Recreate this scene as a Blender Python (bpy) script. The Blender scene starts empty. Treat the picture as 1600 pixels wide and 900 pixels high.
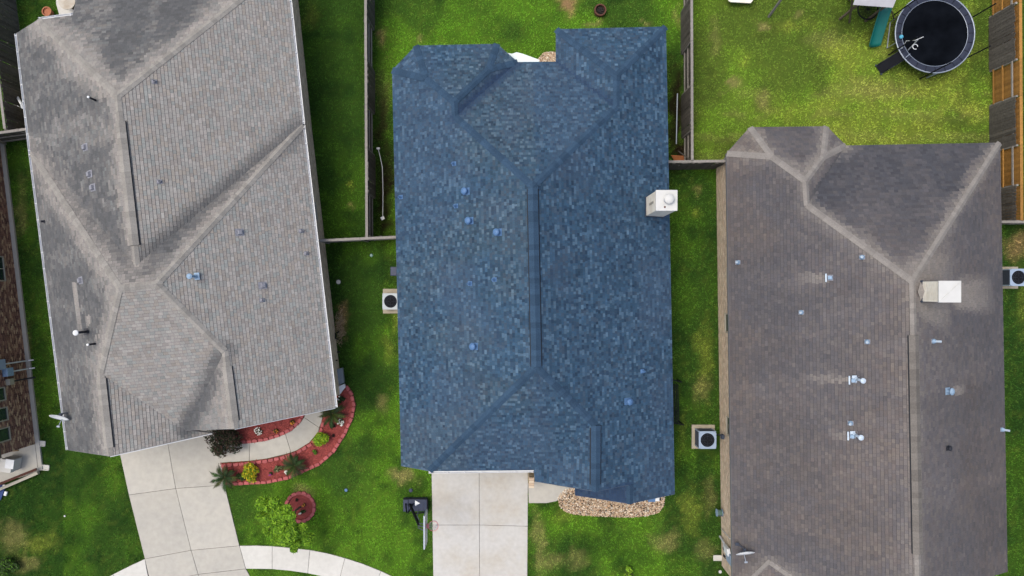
import bpy, math, random
import numpy as np
from mathutils import Vector, Matrix, Quaternion
random.seed(7)
rng = np.random.default_rng(7)
R = math.radians

# ------------------------------------------------------------------ camera, sky, sun
scene = bpy.context.scene
CAM_H, FPX = 35.0, 1085.0
cam_data = bpy.data.cameras.new('camera')
cam = bpy.data.objects.new('camera', cam_data)
scene.collection.objects.link(cam)
cam.location = (0, 0, CAM_H)
cam.rotation_euler = (0, 0, 0)
cam_data.sensor_width = 36.0
cam_data.lens = FPX / 1600 * 36.0
cam_data.clip_end = 2000
scene.camera = cam

SUN_EL, SUN_AZ = 70.0, 285.0          # azimuth measured clockwise from north (+Y)
world = bpy.data.worlds.new('World')
scene.world = world
world.use_nodes = True
wn = world.node_tree
sky = wn.nodes.new('ShaderNodeTexSky')
sky.sky_type = 'NISHITA'
sky.sun_disc = False
sky.sun_elevation = R(SUN_EL)
sky.sun_rotation = R(SUN_AZ)
sky.air_density = 1.0
sky.dust_density = 5.0
sky.ozone_density = 0.6
bg = wn.nodes['Background']
bg.inputs['Strength'].default_value = 0.15
wn.links.new(sky.outputs[0], bg.inputs['Color'])
sun_data = bpy.data.lights.new('sun', 'SUN')
sun_data.energy = 0.85
sun_data.angle = R(32)
sun_data.color = (1.0, 0.985, 0.90)
sun = bpy.data.objects.new('sun', sun_data)
scene.collection.objects.link(sun)
sd = Vector((math.sin(R(SUN_AZ)) * math.cos(R(SUN_EL)), math.cos(R(SUN_AZ)) * math.cos(R(SUN_EL)), math.sin(R(SUN_EL))))
sun.rotation_euler = sd.to_track_quat('Z', 'Y').to_euler()
sun.location = (-30, -5, 40)
scene.view_settings.view_transform = 'Standard'
scene.view_settings.look = 'None'
scene.view_settings.exposure = 0.63
scene.view_settings.gamma = 1.0

# ------------------------------------------------------------------ small helpers
COL = scene.collection
def lin(c):
    c = np.asarray(c, float) / 255.0
    return np.where(c <= 0.04045, c / 12.92, ((c + 0.055) / 1.055) ** 2.4)
KEY = 1.25          # picture value of a flat white diffuse sheet under this light
def dc(r, g, b):
    """albedo of a surface that photographs as this sRGB colour under the open sky"""
    return tuple(np.clip(lin((r, g, b)) / KEY, 0.004, 0.85))
def W(px, py, z=0.0):
    """survey helper: plan position of a point whose height is known"""
    return Vector(((px - 800) * (CAM_H - z) / FPX, (450 - py) * (CAM_H - z) / FPX, z))

def hash2(ix, iy, s):
    h = (ix.astype(np.int64) * 374761393 + iy.astype(np.int64) * 668265263 + s * 1442695041) & 0xFFFFFFFF
    h = ((h ^ (h >> 13)) * 1274126177) & 0xFFFFFFFF
    return ((h ^ (h >> 16)) & 0xFFFFFF) / float(0xFFFFFF)
def vnoise(x, y, s=0):
    x = np.asarray(x, float); y = np.asarray(y, float)
    ix = np.floor(x); iy = np.floor(y); fx = x - ix; fy = y - iy
    fx = fx * fx * (3 - 2 * fx); fy = fy * fy * (3 - 2 * fy)
    a = hash2(ix, iy, s); b = hash2(ix + 1, iy, s); c = hash2(ix, iy + 1, s); d = hash2(ix + 1, iy + 1, s)
    return (a * (1 - fx) + b * fx) * (1 - fy) + (c * (1 - fx) + d * fx) * fy
def fbm(x, y, s=0, o=4):
    t = 0; a = 0.5; n = 0
    for k in range(o):
        t = t + a * vnoise(np.asarray(x) * 2 ** k, np.asarray(y) * 2 ** k, s + k * 17); n += a; a *= 0.55
    return t / n
def sstep(a, b, x):
    t = np.clip((x - a) / (b - a), 0, 1)
    return t * t * (3 - 2 * t)

def tag(o, label=None, cat=None, group=None, kind=None):
    if label: o['label'] = label
    if cat: o['category'] = cat
    if group: o['group'] = group
    if kind: o['kind'] = kind
    return o
def thing(name, label, cat, loc=(0, 0, 0), rz=0.0, group=None):
    o = bpy.data.objects.new(name, None)
    COL.objects.link(o)
    o.empty_display_size = 0.3
    o.location = loc; o.rotation_euler = (0, 0, rz)
    return tag(o, label, cat, group)
def copy_tree(o, parent=None, loc=None, rz=None, label=None):
    c = o.copy(); COL.objects.link(c)
    if parent is not None: c.parent = parent
    if loc is not None: c.location = loc
    if rz is not None: c.rotation_euler = (0, 0, rz)
    if label: c['label'] = label
    for ch in [k for k in o.children]:
        copy_tree(ch, c)
    return c

class MB:
    """collects simple solids, then links them as one mesh object"""
    def __init__(s): s.v = []; s.f = []; s.c = []
    def add(s, vs, fs, col=None):
        n = len(s.v); s.v += [tuple(v) for v in vs]
        for f in fs:
            s.f.append([i + n for i in f]); s.c.append(col)
        return s
    def box(s, c, d, rz=0.0, M=None, col=None, taper=1.0):
        x, y, z = d[0] / 2, d[1] / 2, d[2] / 2
        P = []
        for k, (a, b, e) in enumerate([(-1, -1, -1), (1, -1, -1), (1, 1, -1), (-1, 1, -1), (-1, -1, 1), (1, -1, 1), (1, 1, 1), (-1, 1, 1)]):
            t = taper if e > 0 else 1
            p = Vector((a * x * t, b * y * t, e * z))
            if M is not None: p = M @ p
            elif rz: p = Matrix.Rotation(rz, 3, 'Z') @ p
            P.append(p + Vector(c))
        return s.add(P, [(0, 3, 2, 1), (4, 5, 6, 7), (0, 1, 5, 4), (1, 2, 6, 5), (2, 3, 7, 6), (3, 0, 4, 7)], col)
    def bar(s, a, b, w, h=None, col=None):
        a = Vector(a); b = Vector(b); d = b - a; L = d.length
        M = d.to_track_quat('X', 'Z').to_matrix()
        return s.box((a + b) / 2, (L, w, h or w), M=M, col=col)
    def tube(s, pts, r, n=8, col=None, r2=None):
        pts = [Vector(p) for p in pts]; rings = []; m = len(pts)
        for i, p in enumerate(pts):
            d = (pts[min(i + 1, m - 1)] - pts[max(i - 1, 0)]).normalized()
            up = Vector((0, 0, 1)) if abs(d.z) < 0.95 else Vector((1, 0, 0))
            a = d.cross(up).normalized(); b = d.cross(a).normalized()
            rr = r if r2 is None else r + (r2 - r) * i / (m - 1)
            rings.append([p + a * rr * math.cos(6.2832 * k / n) + b * rr * math.sin(6.2832 * k / n) for k in range(n)])
        V = [q for g in rings for q in g]; F = []
        for i in range(m - 1):
            for k in range(n):
                F.append((i * n + k, i * n + (k + 1) % n, (i + 1) * n + (k + 1) % n, (i + 1) * n + k))
        F.append(tuple(range(n))); F.append(tuple((m - 1) * n + k for k in reversed(range(n))))
        return s.add(V, F, col)
    def lathe(s, prof, c=(0, 0, 0), n=20, M=None, col=None):
        V = []; F = []; c = Vector(c)
        for r, z in prof:
            for k in range(n):
                p = Vector((r * math.cos(6.2832 * k / n), r * math.sin(6.2832 * k / n), z))
                if M is not None: p = M @ p
                V.append(p + c)
        for i in range(len(prof) - 1):
            for k in range(n):
                F.append((i * n + k, i * n + (k + 1) % n, (i + 1) * n + (k + 1) % n, (i + 1) * n + k))
        F.append(tuple(reversed(range(n)))); F.append(tuple((len(prof) - 1) * n + k for k in range(n)))
        return s.add(V, F, col)
    def prism(s, poly, z0, z1, col=None):
        n = len(poly)
        A = sum(poly[i][0] * poly[(i + 1) % n][1] - poly[(i + 1) % n][0] * poly[i][1] for i in range(n))
        if A < 0: poly = list(reversed(poly))
        V = [(p[0], p[1], z0) for p in poly] + [(p[0], p[1], z1) for p in poly]
        F = [tuple(reversed(range(n))), tuple(range(n, 2 * n))] + [(i, (i + 1) % n, n + (i + 1) % n, n + i) for i in range(n)]
        return s.add(V, F, col)
    def build(s, name, m, parent=None, smooth=False, kind=None, origin=None, bevel=0):
        o3 = Vector(origin) if origin is not None else (Vector(parent.location) if parent is not None and parent.get('_w') else Vector((0, 0, 0)))
        me = bpy.data.meshes.new(name)
        me.from_pydata([tuple(Vector(v) - o3) for v in s.v], [], s.f)
        if any(c is not None for c in s.c):
            at = me.attributes.new('tone', 'FLOAT_COLOR', 'FACE')
            arr = np.ones((len(s.c), 4), np.float32)
            for i, c in enumerate(s.c):
                if c is not None: arr[i, :3] = c
            at.data.foreach_set('color', arr.ravel())
        if smooth: me.polygons.foreach_set('use_smooth', [True] * len(me.polygons))
        me.materials.append(m)
        o = bpy.data.objects.new(name, me); COL.objects.link(o)
        if parent is not None: o.parent = parent
        elif origin is not None: o.location = origin
        if kind: o['kind'] = kind
        if bevel:
            b = o.modifiers.new('bevel', 'BEVEL'); b.width = bevel; b.segments = 2; b.limit_method = 'ANGLE'
        return o
def wthing(name, label, cat, loc, group=None):
    """a thing whose parts are written in world coordinates"""
    t = thing(name, label, cat, loc, 0, group); t['_w'] = 1
    return t

# ------------------------------------------------------------------ materials
def material(name, col=(0.5, 0.5, 0.5), rough=0.8, var=0.15, scale=8.0, bump=0.0, bscale=60.0, attr=False, objrand=0.0, metal=0.0, spec=0.3, coarse=0.0, coarse_scale=0.6, coarse_col=None, transl=0.0):
    m = bpy.data.materials.new(name); m.use_nodes = True
    nt = m.node_tree; N = nt.nodes; L = nt.links
    bs = N['Principled BSDF']; bs.inputs['Roughness'].default_value = rough
    bs.inputs['Metallic'].default_value = metal
    bs.inputs['Specular IOR Level'].default_value = spec
    tc = N.new('ShaderNodeNewGeometry'); src = tc.outputs['Position']
    if attr:
        a = N.new('ShaderNodeAttribute'); a.attribute_name = 'tone'; base = a.outputs['Color']
    else:
        c = N.new('ShaderNodeRGB'); c.outputs[0].default_value = (*col, 1); base = c.outputs[0]
    if coarse:
        n2 = N.new('ShaderNodeTexNoise'); n2.inputs['Scale'].default_value = coarse_scale; n2.inputs['Detail'].default_value = 6
        n2.inputs['Roughness'].default_value = 0.65
        L.new(src, n2.inputs['Vector'])
        rp = N.new('ShaderNodeMapRange'); rp.inputs['From Min'].default_value = 0.42; rp.inputs['From Max'].default_value = 0.68
        rp.inputs['To Max'].default_value = coarse
        L.new(n2.outputs['Fac'], rp.inputs['Value'])
        mx = N.new('ShaderNodeMix'); mx.data_type = 'RGBA'
        L.new(rp.outputs[0], mx.inputs['Factor']); L.new(base, mx.inputs['A'])
        mx.inputs['B'].default_value = (*(coarse_col or tuple(x * 0.6 for x in col)), 1)
        base = mx.outputs['Result']
    nz = N.new('ShaderNodeTexNoise'); nz.inputs['Scale'].default_value = scale; nz.inputs['Detail'].default_value = 5
    L.new(src, nz.inputs['Vector'])
    mr = N.new('ShaderNodeMapRange'); mr.inputs['From Min'].default_value = 0.25; mr.inputs['From Max'].default_value = 0.75
    mr.inputs['To Min'].default_value = 1 - var; mr.inputs['To Max'].default_value = 1 + var
    L.new(nz.outputs['Fac'], mr.inputs['Value'])
    fac = mr.outputs[0]
    if objrand:
        oi = N.new('ShaderNodeObjectInfo'); r2 = N.new('ShaderNodeMapRange')
        r2.inputs['To Min'].default_value = 1 - objrand; r2.inputs['To Max'].default_value = 1 + objrand
        L.new(oi.outputs['Random'], r2.inputs['Value'])
        mm = N.new('ShaderNodeMath'); mm.operation = 'MULTIPLY'
        L.new(fac, mm.inputs[0]); L.new(r2.outputs[0], mm.inputs[1]); fac = mm.outputs[0]
    vm = N.new('ShaderNodeVectorMath'); vm.operation = 'SCALE'
    L.new(base, vm.inputs[0]); L.new(fac, vm.inputs['Scale'])
    L.new(vm.outputs[0], bs.inputs['Base Color'])
    if bump:
        nb = N.new('ShaderNodeTexNoise'); nb.inputs['Scale'].default_value = bscale; nb.inputs['Detail'].default_value = 3
        L.new(src, nb.inputs['Vector'])
        bp = N.new('ShaderNodeBump'); bp.inputs['Strength'].default_value = bump; bp.inputs['Distance'].default_value = 0.01
        L.new(nb.outputs['Fac'], bp.inputs['Height']); L.new(bp.outputs[0], bs.inputs['Normal'])
    if transl:
        tr = N.new('ShaderNodeBsdfTranslucent'); L.new(vm.outputs[0], tr.inputs['Color'])
        ms = N.new('ShaderNodeMixShader'); ms.inputs[0].default_value = transl
        L.new(bs.outputs[0], ms.inputs[1]); L.new(tr.outputs[0], ms.inputs[2])
        L.new(ms.outputs[0], N['Material Output'].inputs[0])
    return m
M = {}
M['shingle'] = material('asphalt_shingle', rough=0.95, var=0.17, scale=34, bump=0.7, bscale=90, attr=True, spec=0.12)
M['deck'] = material('roof_felt', (0.05, 0.05, 0.055), var=0.1)
M['fascia_grey'] = material('fascia_paint_grey', dc(120, 122, 125), rough=0.6, var=0.08)
M['fascia_blue'] = material('fascia_paint_dark', dc(96, 105, 120), rough=0.6, var=0.08)
M['white_metal'] = material('white_painted_metal', dc(215, 218, 220), rough=0.45, var=0.06, scale=3)
M['cap_blue'] = material('ridge_cap_blue', dc(55, 77, 99), rough=0.95, var=0.25, scale=30, bump=0.6, objrand=0.16, spec=0.1)
M['cap_grey'] = material('ridge_cap_grey', dc(146, 143, 137), rough=0.95, var=0.16, scale=18, bump=0.4, objrand=0.14, spec=0.1)
M['cap_vent'] = material('ridge_cap_brownish', dc(114, 110, 105), rough=0.95, var=0.16, scale=18, bump=0.4, objrand=0.16, spec=0.1)
M['cap_pale'] = material('ridge_cap_pale', dc(136, 132, 127), rough=0.95, var=0.14, scale=18, bump=0.4, objrand=0.10, spec=0.1)
M['vent_dark'] = material('ridge_vent_dark', (0.016, 0.018, 0.022), rough=0.9)
M['concrete'] = material('drive_concrete', dc(192, 191, 186), rough=0.9, var=0.07, scale=5, bump=0.25, bscale=40, coarse=0.5, coarse_scale=0.6, coarse_col=dc(176, 166, 146), objrand=0.03, spec=0.2)
M['concrete_b'] = material('weathered_concrete', dc(184, 181, 171), rough=0.9, var=0.07, scale=4, bump=0.25, bscale=40, coarse=0.35, coarse_scale=0.8, coarse_col=dc(158, 158, 154), objrand=0.05, spec=0.2)
M['concrete_w'] = material('sidewalk_concrete', dc(204, 203, 196), rough=0.9, var=0.06, scale=5, bump=0.25, bscale=40, coarse=0.3, coarse_scale=1.0, coarse_col=dc(182, 180, 172), objrand=0.03, spec=0.2)
M['chim_pad'] = material('weathered_pad', dc(168, 160, 142), rough=0.9, var=0.15, scale=6)
M['joint'] = material('joint_filler', (0.09, 0.085, 0.075), var=0.2)
M['brick_tan'] = material('tan_brick', rough=0.9, var=0.12, scale=20, attr=True, spec=0.15)
M['mortar'] = material('mortar', dc(196, 188, 168), var=0.1)
M['mortar_d'] = material('dark_mortar', dc(140, 124, 112), var=0.1)
M['plaster'] = material('painted_siding', dc(150, 145, 138), var=0.06)
M['glass'] = material('window_glass', (0.02, 0.035, 0.035), rough=0.08, var=0.05, spec=0.8)
M['trim'] = material('window_trim', dc(170, 165, 150), rough=0.6, var=0.05)
M['mulch'] = material('red_mulch', dc(142, 66, 62), rough=0.95, var=0.35, scale=30, bump=0.9, bscale=35, coarse=0.4, coarse_scale=2.5, coarse_col=dc(112, 52, 48))
M['edging'] = material('red_edging_block', dc(170, 92, 92), rough=0.9, var=0.12, scale=14, bump=0.4, bscale=50, objrand=0.16)
M['soil'] = material('dark_soil', (0.05, 0.035, 0.022), var=0.3)
M['picket'] = material('weathered_picket', dc(92, 88, 82), rough=0.95, var=0.28, scale=9, bump=0.4, bscale=40, objrand=0.22, spec=0.1)
M['picket_o'] = material('stained_picket', dc(158, 116, 60), rough=0.85, var=0.22, scale=9, bump=0.3, bscale=40, objrand=0.2, spec=0.2)
M['rail'] = material('weathered_rail', dc(140, 136, 130), rough=0.95, var=0.18, scale=9, objrand=0.1, spec=0.1)
M['vent_blue'] = material('blue_painted_vent', dc(84, 120, 162), rough=0.5, var=0.12, scale=14)
M['vent_lead'] = material('galvanised_vent', dc(140, 166, 190), rough=0.6, var=0.22, scale=14)
M['vent_pale'] = material('pale_flue_paint', dc(190, 206, 220), rough=0.6, var=0.12, scale=20)
M['vent_gr'] = material('grey_plastic_vent', dc(136, 138, 146), rough=0.7, var=0.2, scale=14)
M['vent_blk'] = material('black_plastic_vent', (0.02, 0.022, 0.03), rough=0.6)
M['black'] = material('black_plastic', (0.007, 0.008, 0.011), rough=0.7, var=0.2, spec=0.1)
M['black_mat'] = material('trampoline_mat', (0.004, 0.005, 0.007), rough=1.0, var=0.5, scale=1.2, spec=0.0)
M['pad'] = material('blue_grey_pad', dc(44, 50, 66), rough=0.85, var=0.18, scale=8, objrand=0.1)
M['steel'] = material('pale_steel', dc(168, 178, 190), rough=0.35, var=0.08, metal=0.4)
M['chim'] = material('cream_siding', dc(240, 236, 222), rough=0.7, var=0.08, scale=4, coarse=0.5, coarse_scale=1.8, coarse_col=dc(214, 204, 178))
M['chim_top'] = material('white_chimney_cap', dc(205, 206, 202), rough=0.5, var=0.05, scale=3)
M['rust'] = material('rusty_steel', dc(96, 62, 50), rough=0.85, var=0.35, scale=14)
M['ash'] = material('charred_ash', (0.02, 0.018, 0.016), rough=0.95, var=0.5, scale=25, bump=0.6)
M['green_plastic'] = material('green_slide_plastic', dc(10, 104, 96), rough=0.35, var=0.08, scale=3, spec=0.5)
M['canvas'] = material('pale_canvas', dc(182, 182, 186), rough=0.85, var=0.08, scale=3)
M['ac_grey'] = material('condenser_paint', dc(150, 168, 190), rough=0.5, var=0.08)
M['ac_beige'] = material('condenser_paint_pale', dc(176, 186, 190), rough=0.5, var=0.08)
M['ac_dark'] = material('condenser_louvre', dc(58, 66, 80), rough=0.6, var=0.12)
M['pink'] = material('pink_rim', dc(220, 130, 132), rough=0.5, var=0.1)
M['net'] = material('pale_net', dc(205, 195, 215), rough=0.8, var=0.1)
M['board'] = material('clear_backboard', dc(170, 182, 165), rough=0.4, var=0.12)
M['navy'] = material('navy_plastic', dc(42, 52, 76), rough=0.5, var=0.2, scale=6)
M['white'] = material('white_plastic', dc(225, 228, 228), rough=0.5, var=0.05)
M['terracotta'] = material('terracotta', dc(170, 110, 80), rough=0.8, var=0.15)
M['wood'] = material('brown_wood', dc(104, 92, 78), rough=0.9, var=0.2, scale=10, objrand=0.1)
M['wood_red'] = material('dark_red_wood', dc(78, 44, 34), rough=0.8, var=0.2)
M['wood_o'] = material('orange_board', dc(168, 104, 62), rough=0.8, var=0.15, objrand=0.15)
M['cyan_white'] = material('white_sheet_metal', dc(228, 240, 240), rough=0.45, var=0.03, scale=2)
M['leaf'] = material('foliage', rough=0.7, var=0.2, scale=20, attr=True, spec=0.25, transl=0.25)
M['grass'] = material('grass_blades', rough=0.85, var=0.12, scale=30, attr=True, spec=0.12, transl=0.2)
M['lawn'] = material('lawn_thatch', rough=0.95, var=0.35, scale=14, attr=True, spec=0.05, bump=0.8, bscale=25)
M['stone'] = material('river_stone', rough=0.85, var=0.15, scale=15, attr=True, spec=0.2)
M['bark'] = material('bark', dc(110, 96, 80), var=0.3, scale=20)
M['asphalt'] = material('street_concrete', dc(150, 148, 142), var=0.1, scale=3)
M['farland'] = material('distant_grass', dc(62, 88, 40), var=0.3, scale=0.2, rough=0.95)
M['blue_mat'] = material('blue_door_mat', dc(50, 70, 120), var=0.2)
M['screen'] = material('grey_sheet_metal', dc(128, 138, 145), rough=0.5, var=0.1)
M['ball_cyan'] = material('cyan_ball', dc(90, 175, 205), rough=0.4)

# ------------------------------------------------------------------ roofs: plan geometry
ROOFS = {
 'C': dict(v=dict(a=(-5.56,10.11,2.75),b=(-4.46,11.25,2.75),c=(-0.70,11.33,2.75),d=(0.27,10.48,2.75),h1=(-3.87,9.42,3.75),h2=(-1.05,9.92,3.52),ap=(-2.55,8.18,4.48),rs=(-2.50,7.54,4.49),n1=(0.85,4.19,6.43),n2=(1.00,-3.24,6.42),w1=(4.63,8.05,4.21),w2=(4.63,9.42,4.21),f=(2.05,12.01,2.75),g=(7.14,12.13,2.75),e=(2.05,10.50,2.75),s1=(-5.14,-8.26,2.75),s2=(-3.74,-8.28,3.57),s3=(0.99,-8.21,3.65),s4=(3.63,-5.95,4.95),s5=(1.04,-8.72,3.69),s6=(3.61,-8.79,4.99),s7=(5.24,-8.77,4.06),s8=(5.25,-9.61,4.07),s9=(7.55,-9.57,2.75),s10=(2.94,-9.63,2.75),s11=(2.94,-8.60,2.75)),
   f=dict(W='a h1 ap rs n1 n2 s2 s1',NW='a b h1',N='b c h2 ap h1',NE='c d h2',BE='d rs ap h2',CN='d e w1 n1 rs',WW='e f w2 w1',WN='f g w2',E='g s9 s8 s7 s6 s4 n2 n1 w1 w2',S='s2 s3 s4 n2',GW='s3 s5 s6 s4',LW='s7 s8 s10 s11')),
 'A': dict(v=dict(A0=(-23.00,11.83,2.75),A1=(-21.42,12.10,3.64),A2=(-19.84,12.32,3.63),A3=(-20.09,13.92,2.75),A4=(-10.52,15.07,2.75),A5=(-16.39,7.97,6.18),A6=(-15.60,0.93,6.16),A7=(-9.72,7.58,2.75),A8=(-22.35,6.30,2.75),A9=(-16.03,-0.02,6.66),A10=(-14.51,0.16,6.66),A11=(-17.71,-3.65,5.14),A12=(-17.34,-7.24,5.10),A13=(-20.61,-7.52,2.75),A14=(-12.28,-2.71,5.33),A15=(-14.67,-6.39,3.80),A16=(-13.68,-6.62,3.34),A17=(-11.86,-6.02,5.31),A18=(-8.21,-5.56,2.75)),
   f=dict(W1='A0 A1 A5 A6 A8',N='A1 A2 A3 A4 A5',E1='A5 A6 A7 A4',N2='A8 A6 A7 A10 A9',W2='A8 A9 A11 A12 A13',S='A9 A10 A14 A15 A11',G1='A11 A15 A16 A12',G2='A14 A17 A15',E2='A7 A10 A14 A17 A18')),
 'B': dict(v=dict(B0=(9.97,6.24,2.75),B1=(11.06,7.46,2.75),B2=(14.60,7.50,2.75),B3=(15.50,6.61,2.75),k1=(11.73,5.93,3.65),k2=(14.07,5.92,3.63),ap=(12.97,4.73,4.32),rs=(13.04,3.66,4.33),r1=(16.62,0.27,6.21),B4=(22.66,6.74,2.75),B5=(23.00,-13.17,2.75),B6=(16.86,-12.86,6.23),q0=(10.26,-14.42,2.75),q1=(11.72,-12.41,3.53),q2=(13.62,-13.62,4.52)),
   f=dict(W='B0 k1 ap rs r1 B6 q2 q1 q0',NW='B0 B1 k1',N='B1 B2 k2 ap k1',NE='B2 B3 k2',BE='B3 rs ap k2',CN='B3 B4 r1 rs',E='B4 B5 B6 r1',SP='q0 q1 q2')),
}
def inpoly(px, py, poly):
    px = np.asarray(px, float); py = np.asarray(py, float); ins = np.zeros(px.shape, bool)
    n = len(poly)
    for i in range(n):
        x1, y1 = poly[i][0], poly[i][1]; x2, y2 = poly[(i + 1) % n][0], poly[(i + 1) % n][1]
        if y1 == y2: continue
        c = ((y1 > py) != (y2 > py)) & (px < (x2 - x1) * (py - y1) / (y2 - y1) + x1)
        ins ^= c
    return ins
PLANES = {}
for hk, rf in ROOFS.items():
    for fk, s in rf['f'].items():
        P = np.array([rf['v'][k] for k in s.split()])
        c = P.mean(0); A = np.c_[P[:, 0] - c[0], P[:, 1] - c[1], np.ones(len(P))]
        q = np.linalg.lstsq(A, P[:, 2], rcond=None)[0]
        PLANES[hk, fk] = (c, q, P)
def zroof(hk, x, y):
    best = None
    for (h, f), (c, q, P) in PLANES.items():
        if h == hk and inpoly([x], [y], P)[0]:
            z = q[2] + q[0] * (x - c[0]) + q[1] * (y - c[1])
            if best is None or z > best[0]:
                n = Vector((-q[0], -q[1], 1)).normalized(); best = (z, n)
    return best
def on_roof(hk, px, py):
    z = 4.0; n = Vector((0, 0, 1))
    for _ in range(12):
        p = W(px, py, z); b = zroof(hk, p.x, p.y)
        if b is None: break
        z, n = b
    p = W(px, py, z); return p, n

def seg_dist(x, y, a, b):
    ax, ay, bx, by = a[0], a[1], b[0], b[1]; dx, dy = bx - ax, by - ay
    t = np.clip(((x - ax) * dx + (y - ay) * dy) / (dx * dx + dy * dy), 0, 1)
    return np.hypot(x - ax - t * dx, y - ay - t * dy), t

def clip_cell(poly, u0, u1, v0, v1):
    for ax, val, sg in ((0, u0, 1), (0, u1, -1), (1, v0, 1), (1, v1, -1)):
        if not poly: return poly
        out = []; n = len(poly)
        for i in range(n):
            a = poly[i]; b = poly[(i + 1) % n]
            da = (a[ax] - val) * sg; db = (b[ax] - val) * sg
            if da >= 0: out.append(a)
            if (da >= 0) != (db >= 0):
                t = da / (da - db); out.append((a[0] + (b[0] - a[0]) * t, a[1] + (b[1] - a[1]) * t))
        poly = out
    return poly

def edge_table(hk):
    E = {}
    for fk, s in ROOFS[hk]['f'].items():
        k = s.split()
        for i in range(len(k)):
            E.setdefault(frozenset((k[i], k[(i + 1) % len(k)])), []).append(fk)
    return E

def mixc(a, b, t):
    t = np.asarray(t)[..., None]; return np.asarray(a) * (1 - t) + np.asarray(b) * t

PAL = {
 'C': [dc(52, 76, 96), dc(56, 82, 104), dc(59, 85, 108), dc(55, 77, 98), dc(47, 68, 89), dc(80, 105, 126), dc(70, 96, 118), dc(57, 84, 108), dc(64, 82, 100)],
 'A': [dc(156, 155, 151), dc(162, 160, 155), dc(159, 153, 145), dc(149, 152, 149), dc(165, 161, 156), dc(153, 148, 143)],
 'B': [dc(105, 101, 101), dc(109, 104, 102), dc(101, 98, 99), dc(111, 106, 103), dc(106, 100, 99), dc(99, 96, 98)],
}
STAIN_SHADE = {'C': dc(48, 66, 92), 'A': dc(88, 90, 92), 'B': dc(72, 74, 80)}
WASH = {'C': dc(90, 112, 140), 'A': dc(160, 154, 147), 'B': dc(150, 144, 136)}
AMT = {('A','W1'):.86,('A','N'):.92,('A','E1'):.14,('A','N2'):.85,('A','W2'):.88,('A','S'):.22,('A','G1'):.22,('A','G2'):.55,('A','E2'):.06,
       ('B','W'):.42,('B','NW'):.6,('B','N'):.72,('B','NE'):.45,('B','BE'):.25,('B','CN'):.72,('B','E'):.46,
       ('C','GW'):.15,('C','LW'):1.0,('C','BE'):.3}  # LW: shade below the front gable step, painted into the shingle tone
def rv(hk, k): return ROOFS[hk]['v'][k]
DARK = {   # algae-dark valleys; last C entry paints shade at the gable step: (a, b, width)
 'A': [(rv('A','A6'), rv('A','A7'), .75), (rv('A','A6'), rv('A','A8'), .8), (rv('A','A14'), rv('A','A15'), .7), (rv('A','A1'), (-17.2,10.6,0), .0001)],
 'B': [(rv('B','B3'), rv('B','rs'), .35)],
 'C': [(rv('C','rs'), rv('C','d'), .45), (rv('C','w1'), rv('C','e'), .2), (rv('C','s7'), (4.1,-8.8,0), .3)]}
HIPS = {
 'A': ['A1 A5','A4 A5','A5 A6','A8 A9','A9 A11','A9 A10','A10 A7','A10 A14','A11 A12','A14 A17'],
 'B': ['B0 k1','B1 k1','B2 k2','B3 k2','k1 ap','k2 ap','ap rs','rs r1','B4 r1','r1 B6','q1 q0','q1 q2'],
 'C': ['a h1','b h1','c h2','h1 ap','h2 ap','d h2','ap rs','rs n1','n1 n2','n1 w1','w1 w2','w2 f','w2 g','n2 s2','n2 s4','s4 s6','s7 s8']}
HIPW = {'A': 1.0, 'B': .55, 'C': .25}
HIPA = {'A': .62, 'B': .6, 'C': .2}
def runoff(hk, px, py, L, w, a):   # clean streak washed down-slope of a metal fitting
    p, n = on_roof(hk, px, py); d = Vector((n.x, n.y, 0)).normalized()
    return (p.x, p.y, p.x + d.x * L, p.y + d.y * L, w, a)
STREAK = {'C': [], 'A': [], 'B': []}

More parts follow.
